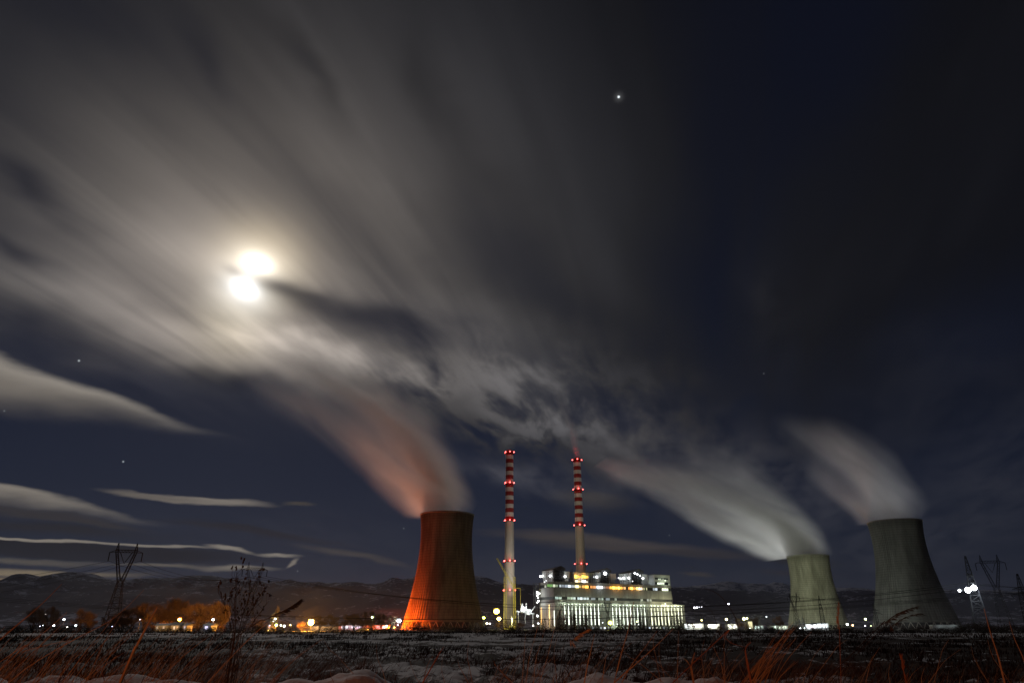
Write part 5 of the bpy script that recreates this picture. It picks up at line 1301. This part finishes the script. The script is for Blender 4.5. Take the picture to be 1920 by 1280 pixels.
# debris and saplings lit amber at the tower's foot
tw = MB(); r4 = random.Random(8)
for i in range(150):
    px = r4.uniform(672, 860); Y = r4.uniform(560, 650); X = gx(px, Y); h = r4.uniform(.8, 4.0); q = Vector((X, Y, 0)); t = q+Vector((r4.uniform(-1.5, 1.5), 0, h))
    tw.bar(q, t, .16, .05, 3); 
    for k in range(3): m_ = q.lerp(t, .4+.2*k); tw.bar(m_, m_+Vector((r4.uniform(-1.2, 1.2), 0, r4.uniform(.3, 1.2))), .08, .03, 3)
tag(tw.build('undergrowth', mat('amber_saplings', (.34, .24, .14), .9, .3, .8)), 'tangle of bare saplings lit orange at the foot of the orange tower', 'undergrowth', kind='stuff')
hp = MB()
for i in range(26):
    px = r4.uniform(671, 706) if i < 18 else r4.uniform(710, 735); Y = r4.uniform(480, 520); X = gx(px, Y); hp.ball((X, Y, .1), r4.uniform(.5, 1.6), 7, 5, 1.5, 1, r4.uniform(.5, 1))
hpo = tag(hp.build('spoil_heap', mat('pale_earth', (.45, .36, .25), .95, .4, .8)), 'low earth heap glowing orange left of the orange tower', 'earth heap')
o = empty('ground_floodlight', (gx(690, 474), 474, 0), label='low amber lamp in front of the glowing earth heap', cat='floodlight')
MB().bar((0, 0, -.1), (0, 0, .4), .1, n=6).build('stand', M_pole, o); MB().ball((0, 0, .6), .25, 8, 5).build('lamp_head', emit((1, .6, .1), 8), o)
put_light('glow', 'POINT', (0, .8, 1.6), 1500, (1, .40, .05), o, .4)

# ------------------------------------------------------------------ grass and scrub
def blade(mb, p, h, lean, az, w, curl=.5):
    d = Vector((cos(az), sin(az), 0)); u = Vector((-sin(az), cos(az), 0))
    a = p; b_ = p+Vector((0, 0, h*.55))+d*lean*h*.35; c = p+Vector((0, 0, h*(1-.35*curl*lean)))+d*lean*h
    u2 = Vector((u.x, u.y, 0))*w if abs(u.x) > .3 else Vector((w, 0, 0))
    mb.add([a-u2, a+u2, b_+u2*.7, b_-u2*.7, c], [(0, 1, 2, 3), (3, 2, 4)])
def grass_mat(name, a, b, trans=.3):
    m = bpy.data.materials.new(name); m.use_nodes = True; g = G(m.node_tree); nt = m.node_tree; bs = nt.nodes['Principled BSDF']
    pos = g.n('ShaderNodeNewGeometry').outputs['Position']
    n = g.noise(pos, 7, 3, .6); n2 = g.noise(pos, .5, 2, .5)
    c = g.mix(g.step(g.m('ADD', g.m('MULTIPLY', n, .6), g.m('MULTIPLY', n2, .4)), .4, .6), (*a, 1), (*b, 1))
    g.put(bs.inputs['Base Color'], c); bs.inputs['Roughness'].default_value = .8; bs.inputs['Specular IOR Level'].default_value = .15
    return m
M_grass = grass_mat('dry_matted_grass', (.10, .040, .018), (.24, .10, .045))
M_stub = grass_mat('dark_stubble', (.028, .014, .010), (.085, .037, .021))
M_stalk = grass_mat('dry_stalk', (.40, .20, .085), (.62, .36, .16))
M_weed = grass_mat('dark_weed', (.035, .025, .018), (.08, .05, .03))
M_tassel = grass_mat('reed_tassel', (.28, .085, .035), (.46, .17, .07))
rg = random.Random(21)
gs = MB(); ns = 0
while ns < 22000:   # stubble over the open field
    r = 8+170*rg.random()**1.55; a = R(rg.uniform(-43, 43)); x = r*sin(a); y = r*cos(a)
    nn = noise.noise((x*.16, y*.07, 3.))*1.1+.5*noise.noise((x*.8, y*.35, 8.))
    thr = -.08 if y < 55 else .12 if y < 110 else .2
    if x > y*.2: thr -= .10
    if nn < thr: continue
    z = ground_z(x, y); h = rg.uniform(.07, .22)*(1+r*.008)
    for q in range(2): blade(gs, Vector((x+rg.uniform(-.05, .05)*(1+r*.05), y, z-.02)), h*rg.uniform(.6, 1.2), rg.uniform(0, .9), rg.uniform(-1.0, 1.0)+(pi if rg.random() < .25 else 0), .003+.00042*r)
    ns += 1
for i in range(1500):
    r = 9+95*rg.random()**1.3; a = R(rg.uniform(-43, 43)); x = r*sin(a); y = r*cos(a)
    if noise.noise((x*.16, y*.07, 3.)) < .08: continue
    z = ground_z(x, y); sp2 = rg.uniform(.10, .35)*(1+r*.01)
    for q in range(rg.randrange(8, 20)): blade(gs, Vector((x+rg.gauss(0, sp2), y+rg.gauss(0, sp2), z-.02)), rg.uniform(.12, .42), rg.uniform(.1, 1.4), rg.uniform(-1.0, 1.0)+(pi if rg.random() < .25 else 0), .004+.0004*r)
tag(gs.build('stubble', M_stub), 'short dark stubble poking through the snow across the field', 'stubble', kind='stuff')
gs = MB()
PATCH = [ # px range, depth range, blades, height, density centre
 (-80, 700, 9.5, 34, 9500, .42), (380, 640, 10, 28, 3500, .42), (1240, 1640, 8.5, 24, 6500, .40), (920, 1120, 9, 17, 900, .30), (1560, 1950, 8, 24, 2600, .28), (640, 1250, 10, 30, 3200, .30), (-80, 450, 6.5, 9, 420, .26), (1380, 1600, 6.5, 9, 420, .26)]
for p0, p1, d0, d1, n, hh in PATCH:
    for i in range(n):
        px = rg.uniform(p0, p1); y = d0+(d1-d0)*rg.random()**1.3; x = gx(px, y)
        if noise.noise((x*.7, y*.5, 5.)) < -.12 and rg.random() < .85: continue
        z = ground_z(x, y); blade(gs, Vector((x, y, z-.03)), hh*rg.uniform(.3, 1.1), rg.uniform(.5, 1.9), rg.uniform(-.6, .6)+(pi if rg.random() < .2 else 0), rg.uniform(.002, .0045)*(1+y*.02))
tg = MB()
for p0, p1, d0, d1, n, hh in ((-120, 520, 5, 13, 900, .62), (1240, 1560, 6, 12, 420, .5), (900, 1120, 7, 12, 160, .5), (1560, 1950, 6, 14, 300, .42), (520, 900, 8, 14, 120, .3)):
    for i in range(n):
        y = rg.uniform(d0, d1); x = gx(rg.uniform(p0, p1), y)
        if noise.noise((x*.9, y*.7, 15.)) < -.1: continue
        z = ground_z(x, y); h = hh*rg.uniform(.35, 1.0); ln = rg.uniform(.4, 1.1)*h; az = rg.gauss(.1, .45); b0 = Vector((x, y, z-.02)); top = b0+Vector((cos(az)*ln, sin(az)*ln, h))
        mid = b0.lerp(top, .5)+Vector((-.06*h, 0, .07*h)); w = rg.uniform(.0012, .0026)*(y/8)
        tg.tube([b0, mid, top], [w, w*.8, w*.25], 3)
tag(tg.build('tall_grass', M_stalk), 'fine tan grass stems leaning right over the near field', 'tall grass', kind='stuff')
tag(gs.build('grass', M_grass), 'matted reddish dry grass over the near part of the snowy field', 'grass', kind='stuff')
sc_ = MB()
for i in range(9000):    # scrub band along the far edge
    px = rg.uniform(-100, 2020); Y = rg.uniform(172, 230); x = gx(px, Y); h = rg.uniform(.2, .9)*(1.3 if px > 1500 or px < 250 else 1)
    blade(sc_, Vector((x, Y, ground_z(x, Y)-.05)), h, rg.uniform(.2, 1.2), rg.uniform(0, 6.28), rg.uniform(.03, .09))
tag(sc_.build('scrub', M_scrub), 'dark scrub along the far edge of the field', 'scrub', kind='stuff')

# individual stalks near the camera
def stalk(pts, d, w, label, group, m=M_stalk, tassel=None, name='grass_stalk', leaf=None, cat='grass stalk', d2=None, mx=1.3):
    """pts: places in the photograph from root to tip at depth d; the root runs on down to the ground"""
    d2 = d if d2 is None else d2; n = len(pts)
    P = [at(px, py, d+(d2-d)*i/(n-1)) for i, (px, py) in enumerate(pts)]
    # carry the stalk on down until it stands on the soil
    dv = (P[0]-P[1]).normalized(); q = P[0].copy(); gz = ground_z(q.x, q.y)
    if q.z > gz:
        L = (q.z-gz); hs = Vector((dv.x, dv.y, 0))/max(.05, -dv.z); hs = hs if hs.length < mx else hs.normalized()*mx; f = hs*L+Vector((0, 0, -L-.03)); foot = q+f
        P = [foot, q.lerp(foot, .5)]+P
    S = []
    m_ = len(P)
    for i in range(m_-1):           # smooth the polyline
        p0, p1, p2, p3 = P[max(i-1, 0)], P[i], P[i+1], P[min(i+2, m_-1)]
        for k in range(5):
            t = k/5; S.append(.5*((2*p1)+(p2-p0)*t+(2*p0-5*p1+4*p2-p3)*t*t+(3*p1-p0-3*p2+p3)*t**3))
    S.append(P[-1]); rs = [w*.8*(1-.75*(i/(len(S)-1))**1.5) for i in range(len(S))]
    has = tassel or leaf
    if has:
        root = empty(name, S[0], label=label, cat=cat, group=group)
        Z = S[0].copy(); st = MB().tube([p-Z for p in S], rs, 5).build('stem', m, root)
    else:
        Z = S[0].copy(); o = MB().tube([p-Z for p in S], rs, 5).build(name, m, loc=Z); return tag(o, label, cat, group)
    r = random.Random(int(pts[0][0]*7+d*100))
    if tassel:
        ln, n_, fl, side_, tm = tassel; tb = MB(); k0 = int(len(S)*(1-ln))
        for i in range(n_):
            j = r.randrange(k0, len(S)-1); f = r.random(); p = S[j].lerp(S[j+1], f)-Z; dirn = (S[min(j+2, len(S)-1)]-S[max(j-1, 0)]).normalized()
            per = Vector((dirn.z, r.uniform(-.5, .5), -dirn.x))*side_
            q = p+dirn*fl*r.uniform(.5, 1.1)+per*fl*r.uniform(-.15, .75)*(1-(j-k0)/(len(S)-k0)*.6)+Vector((0, r.uniform(-.3, .3)*fl, -.1*fl))
            u = Vector((dirn.z, 0, -dirn.x))*fl*.05
            tb.add([p-u*.4, p+(q-p)*.6-u, q, p+(q-p)*.6+u], [(0, 1, 2, 3)])
        tb.build('tassel', tm, root)
    if leaf:
        for (f, L, an) in leaf:
            j = int(f*(len(S)-1)); p = S[j]-Z; dirn = (S[min(j+2, len(S)-1)]-S[max(j-1, 0)]).normalized()
            rot = Matrix.Rotation(an, 3, 'Y'); d3 = rot @ dirn; u = Vector((d3.z, 0, -d3.x)).normalized()*L*.035
            e = p+d3*L; mid = p+d3*L*.5+Vector((0, 0, L*.06))
            MB().add([p-u*.3, p+u*.3, mid+u, mid-u, e+Vector((0, 0, -L*.1))], [(0, 1, 2, 3), (3, 2, 4)]).build('leaf', m, root)
    return root
GS = 'thin dry grass stalks near the camera'
stalk([(224,1282),(246,1232),(272,1180),(295,1138)], 1.25, .0042, 'broad bright orange grass blade, thickest of those at the lower left', None)
stalk([(-6,1204),(40,1165),(80,1130),(116,1094)], 2.2, .0030, 'long orange stalk rising from the left edge across the mountain', GS)
stalk([(0,1256),(40,1218),(88,1180),(126,1147)], 2.2, .0024, 'second long stalk from the left edge, ending at the far-left street lamp', GS)
stalk([(-10,1290),(30,1252),(80,1205),(122,1164)], 2.4, .0022, 'third long stalk from the left edge, nearly parallel to the second', GS)
stalk([(-5,1296),(60,1245),(140,1198),(200,1167),(235,1140),(270,1105)], 2.6, .0022, 'very long stalk crossing before the bare trees up to the left mountain', GS)
stalk([(120,1276),(160,1222),(195,1180),(216,1152)], 2.4, .0020, 'steeper stalk ending beside the tall left pylon foot', GS)
stalk([(140,1290),(190,1246),(230,1205),(262,1176)], 2.6, .0020, 'stalk leaning right just left of the broad orange blade', GS)
stalk([(0,1240),(40,1222),(90,1208),(128,1200)], 2.6, .0018, 'low stalk lying almost flat at the lower left', GS)
stalk([(440,1196),(500,1160),(540,1140),(558,1128)], 3.2, .0034, 'reed with a dark feathery plume pointing right, left of the largest orange floodlight', 'reeds near the camera', M_weed, tassel=(.42, 160, .034, 1, M_weed), name='reed', cat='reed')
stalk([(380,1290),(430,1235),(480,1185),(505,1165)], 2.8, .0028, 'orange stalk leaning toward the narrow poplar', GS)
rs_ = random.Random(31)
for i in range(34):
    x0 = rs_.uniform(-40, 560); y0 = rs_.uniform(1240, 1300); L = rs_.uniform(50, 130); an = R(rs_.uniform(34, 62)); d = rs_.uniform(2.4, 5.5)
    tip = (x0+L*cos(an), y0-L*sin(an)); md = (x0+L*.5*cos(an+.06), y0-L*.5*sin(an+.06))
    stalk([(x0, y0), md, tip], d, rs_.uniform(.0012, .0022)*(d/3.2), 'thin dry grass stalk leaning right at the lower left', 'thin leaning stalks at the lower left')
for pts, d, w, lb in [([(1150,1285),(1165,1225),(1180,1172),(1188,1128)],2.4,.0034,'tall orange stalk crossing in front of the lit hall'),
    ([(1095,1282),(1103,1240),(1110,1210),(1115,1187)],2.6,.0036,'short straight red stalk below the middle of the lit hall'),
    ([(1140,1290),(1185,1250),(1225,1215),(1262,1178)],2.6,.0032,'orange stalk leaning right below the right half of the hall'),
    ([(1160,1290),(1185,1245),(1210,1212),(1232,1182)],2.8,.0026,'thinner orange stalk beside the right-leaning one'),
    ([(1128,1282),(1134,1245),(1137,1225)],3.0,.0022,'short upright stalk between the red and tall orange ones'),
    ([(1270,1290),(1271,1230),(1272,1182)],3.0,.0016,'thin upright stalk below the right end of the hall'),
    ([(985,1290),(992,1235),(1004,1190),(1014,1152)],3.0,.0022,'upright stalk below the loading gear'),
    ([(1000,1290),(1004,1240),(1014,1205),(1022,1176)],3.2,.0020,'second upright stalk below the left end of the hall'),
    ([(978,1290),(982,1240),(984,1205),(986,1185)],3.2,.0018,'thin upright stalk left of the cluster below the hall'),
    ([(1010,1285),(1028,1225),(1040,1175),(1052,1130)],3.0,.0018,'thin dark stalk reaching up before the left end of the hall'),
    ([(1845,1140),(1856,1182),(1872,1232),(1885,1285)][::-1],2.2,.0036,'bright red stalk below the big right-hand pylon'),
    ([(1935,1285),(1918,1232),(1902,1196),(1892,1164)],2.6,.0026,'dim red stalk at the right edge of the picture'),
    ([(1336,1208),(1352,1245),(1360,1285)][::-1],3.0,.0022,'short left-leaning stalk before the snow mound')]:
    stalk(pts, d, w, lb, GS)
for i in range(26):
    x0 = rs_.uniform(1395, 1450); y0 = rs_.uniform(1262, 1295); L = rs_.uniform(60, 135); an = R(rs_.uniform(44, 66)); d = rs_.uniform(2.6, 4.5)
    stalk([(x0, y0), (x0+L*.5*cos(an+.08), y0-L*.5*sin(an+.08)), (x0+L*cos(an), y0-L*sin(an))], d, rs_.uniform(.0016, .0030)*(d/3.2), 'orange grass stalk in the leaning clump below the pale tower', 'leaning clump of orange stalks')
for i in range(40):
    x0 = rs_.choice([rs_.uniform(930, 1060), rs_.uniform(1180, 1400), rs_.uniform(1480, 1920), rs_.uniform(1480, 1900), rs_.uniform(600, 930)]); y0 = rs_.uniform(1225, 1295); L = rs_.uniform(20, 70); an = R(rs_.uniform(40, 140)); d = rs_.uniform(4, 8)
    stalk([(x0, y0), (x0+L*.5*cos(an+.15), y0-L*.5*sin(an+.15)), (x0+L*cos(an), y0-L*sin(an))], d, rs_.uniform(.0014, .0026)*(d/4), 'short dim reddish stalk scattered over the middle of the field', 'short scattered stalks')
# dark tall weeds with seed heads
def weed(pts, d, w, label, nh, seed):
    r = random.Random(seed); P = [at(px, py, d) for px, py in pts]; gz = ground_z(P[0].x, P[0].y)
    P = [Vector((P[0].x-.02, P[0].y, gz-.03))]+P
    root = empty('tall_weed', P[0], label=label, cat='weed', group='tall dark weeds left of the orange tower')
    Z = P[0].copy(); sb = MB(); sb.tube([p-Z for p in P], [w*(1-.6*i/len(P)) for i in range(len(P))], 5); hb = MB()
    for i in range(nh):
        t = .35+.65*(i/nh); j = min(len(P)-2, int(t*(len(P)-1))); p = P[j].lerp(P[j+1], t*(len(P)-1)-j)-Z
        s = r.choice((-1, 1)); L = r.uniform(.03, .14)*(1.15-t*.5); q = p+Vector((s*L*r.uniform(.2, .6), r.uniform(-.3, .3)*L, L))
        sb.tube([p, (p+q)/2+Vector((s*L*.15, 0, -L*.08)), q], w*.35, 4)
        for _ in range(3):
            hb.ball(q+Vector((r.uniform(-1, 1), r.uniform(-1, 1), r.uniform(-2, 2)))*w*2.6, w*r.uniform(.9, 2.0), 6, 4, 1, 1, r.uniform(.8, 1.9))
    sb.build('stem', M_weed, root); hb.build('seed_head', M_weed, root); return root
for i, (pts, nh, lb) in enumerate([([(441,1190),(442,1140),(443,1095),(444,1071)], 12, 'tallest upright dark weed, knobbly at the top, beside the second pylon'),
    ([(436,1190),(430,1160),(420,1130),(413,1108)], 9, 'dark weed leaning left before the olive trees'), ([(446,1190),(456,1150),(470,1110),(482,1082)], 14, 'bushy dark weed overlapping the second pylon'),
    ([(452,1190),(468,1150),(485,1120),(500,1098)], 10, 'dark weed leaning right before the second pylon'), ([(440,1190),(434,1150),(430,1135)], 6, 'short dark weed between the left-leaning and the tallest one'),
    ([(455,1195),(475,1165),(490,1145),(496,1135)], 8, 'low dark weed leaning right toward the poplar'), ([(448,1190),(462,1160),(468,1140)], 6, 'short dark weed below the bushy one'), ([(438,1195),(440,1120),(452,1090)], 8, 'thin dark weed just right of the tallest one')]):
    weed(pts, 4.2+.1*i, .0030, lb, nh, i)
# silhouettes and reeds on the right
stalk([(1386,1182),(1380,1160),(1366,1135),(1350,1116),(1332,1106),(1312,1102)], 3.4, .0028, 'dark arching stem over the yellow lamps, right of the hall', 'dark arching stems', M_weed)
stalk([(1346,1178),(1340,1158),(1334,1145),(1322,1136)], 3.6, .0024, 'shorter dark arching stem left of the tall one', 'dark arching stems', M_weed)
stalk([(1575,1215),(1574,1180),(1572,1158),(1573,1136)], 3.0, .0018, 'red tasselled reed standing before the pale tower', 'reeds near the camera', M_tassel, tassel=(.40, 70, .022, -1, M_tassel), name='reed', cat='reed')
stalk([(1630,1192),(1655,1170),(1682,1150),(1714,1138)], 3.0, .0022, 'dark reed plume drooping to the right before the tall dim tower', 'reeds near the camera', M_weed, tassel=(.42, 90, .030, 1, M_weed), name='reed', cat='reed')
stalk([(1640,1192),(1672,1172),(1700,1156),(1722,1150)], 3.2, .0016, 'thin dark reed below the drooping plume', 'reeds near the camera', M_weed, tassel=(.5, 40, .030, 1, M_weed), name='reed', cat='reed')
stalk([(1056,1216),(1072,1200),(1084,1190),(1100,1181)], 3.0, .0018, 'comb-like pale feather reed below the left half of the hall', 'reeds near the camera', M_weed, tassel=(.5, 34, .030, 1, M_stalk), name='reed', cat='reed', mx=.15)
stalk([(812,1245),(822,1228),(832,1212)], 3.0, .0040, 'short red leaf standing in the snow below the orange tower', None, M_tassel)
stalk([(1405,1262),(1400,1235),(1398,1215),(1408,1203)], 3.0, .0070, 'curled dark red leaf beside the snow mound', None, M_tassel)
stalk([(1300,1275),(1296,1250),(1300,1232),(1303,1222)], 3.6, .0080, 'withered pale brown leaf cluster left of the snow mound', None, M_stalk, leaf=[(.5, .05, .8), (.6, .06, -.9), (.8, .05, 1.4)], cat='withered plant')
stalk([(1345,1200),(1358,1195),(1372,1205),(1395,1212)], 3.2, .0030, 'curved dark red leaf lying below the yellow lamps', None, M_tassel)
stalk([(1700,1285),(1694,1255),(1690,1236)], 3.0, .0034, 'short red tassel at the bottom right', None, M_tassel, tassel=(.6, 40, .03, 1, M_tassel), name='reed', cat='reed')
# unseen sodium lamp added behind the camera to light the near grass
lt = empty('street_lamp', (-7.5, -9.0, 0), label='sodium lamp added out of view behind the camera to warm the near grass', cat='street lamp')
MB().bar((0, 0, -.4), (0, 0, 5.2), .09, .06, 8).bar((0, 0, 5.2), (.9, .6, 5.5), .05).build('pole', M_pole, lt)
MB().box((.7, .4, 5.42), (1.3, .8, 5.6)).build('lamp_hood', M_pole, lt); MB().ball((1.0, .6, 5.36), .14, 8, 5, sz=.5).build('lamp_head', emit((1, .4, .08), 12), lt)
put_light('glow', 'POINT', (1.0, .6, 5.1), 1050, (1.0, .27, .07), lt, .2)

# ------------------------------------------------------------------ night air
def air(name, lo, hi, dens, colr, an, label):
    o = MB().box(lo, hi).build(name, None)
    m = bpy.data.materials.new(name+'_air'); m.use_nodes = True; m.node_tree.nodes.clear()
    vo = m.node_tree.nodes.new('ShaderNodeVolumePrincipled'); vo.inputs['Density'].default_value = dens
    vo.inputs['Color'].default_value = colr; vo.inputs['Anisotropy'].default_value = an
    m.node_tree.links.new(vo.outputs[0], m.node_tree.nodes.new('ShaderNodeOutputMaterial').inputs['Volume'])
    o.data.materials.clear(); o.data.materials.append(m); return tag(o, label, name, kind='stuff')
air('haze', (-16000, -2500, -30), (16000, 25500, 1500), 0.7e-5, (.52, .62, 1.0, 1), .3, 'thin even night haze over the plain and the hills')
air('ground_mist', (-520, 240, -1.2), (900, 1500, 18), 0.65e-4, (.9, .9, .95, 1), .2, 'low ground mist glowing round the lamps of the plant')
air('mist', (-560, 235, -1.4), (940, 1540, 55), 0.18e-4, (.9, .9, .95, 1), .2, 'thinner mist hanging above the lamps of the plant')
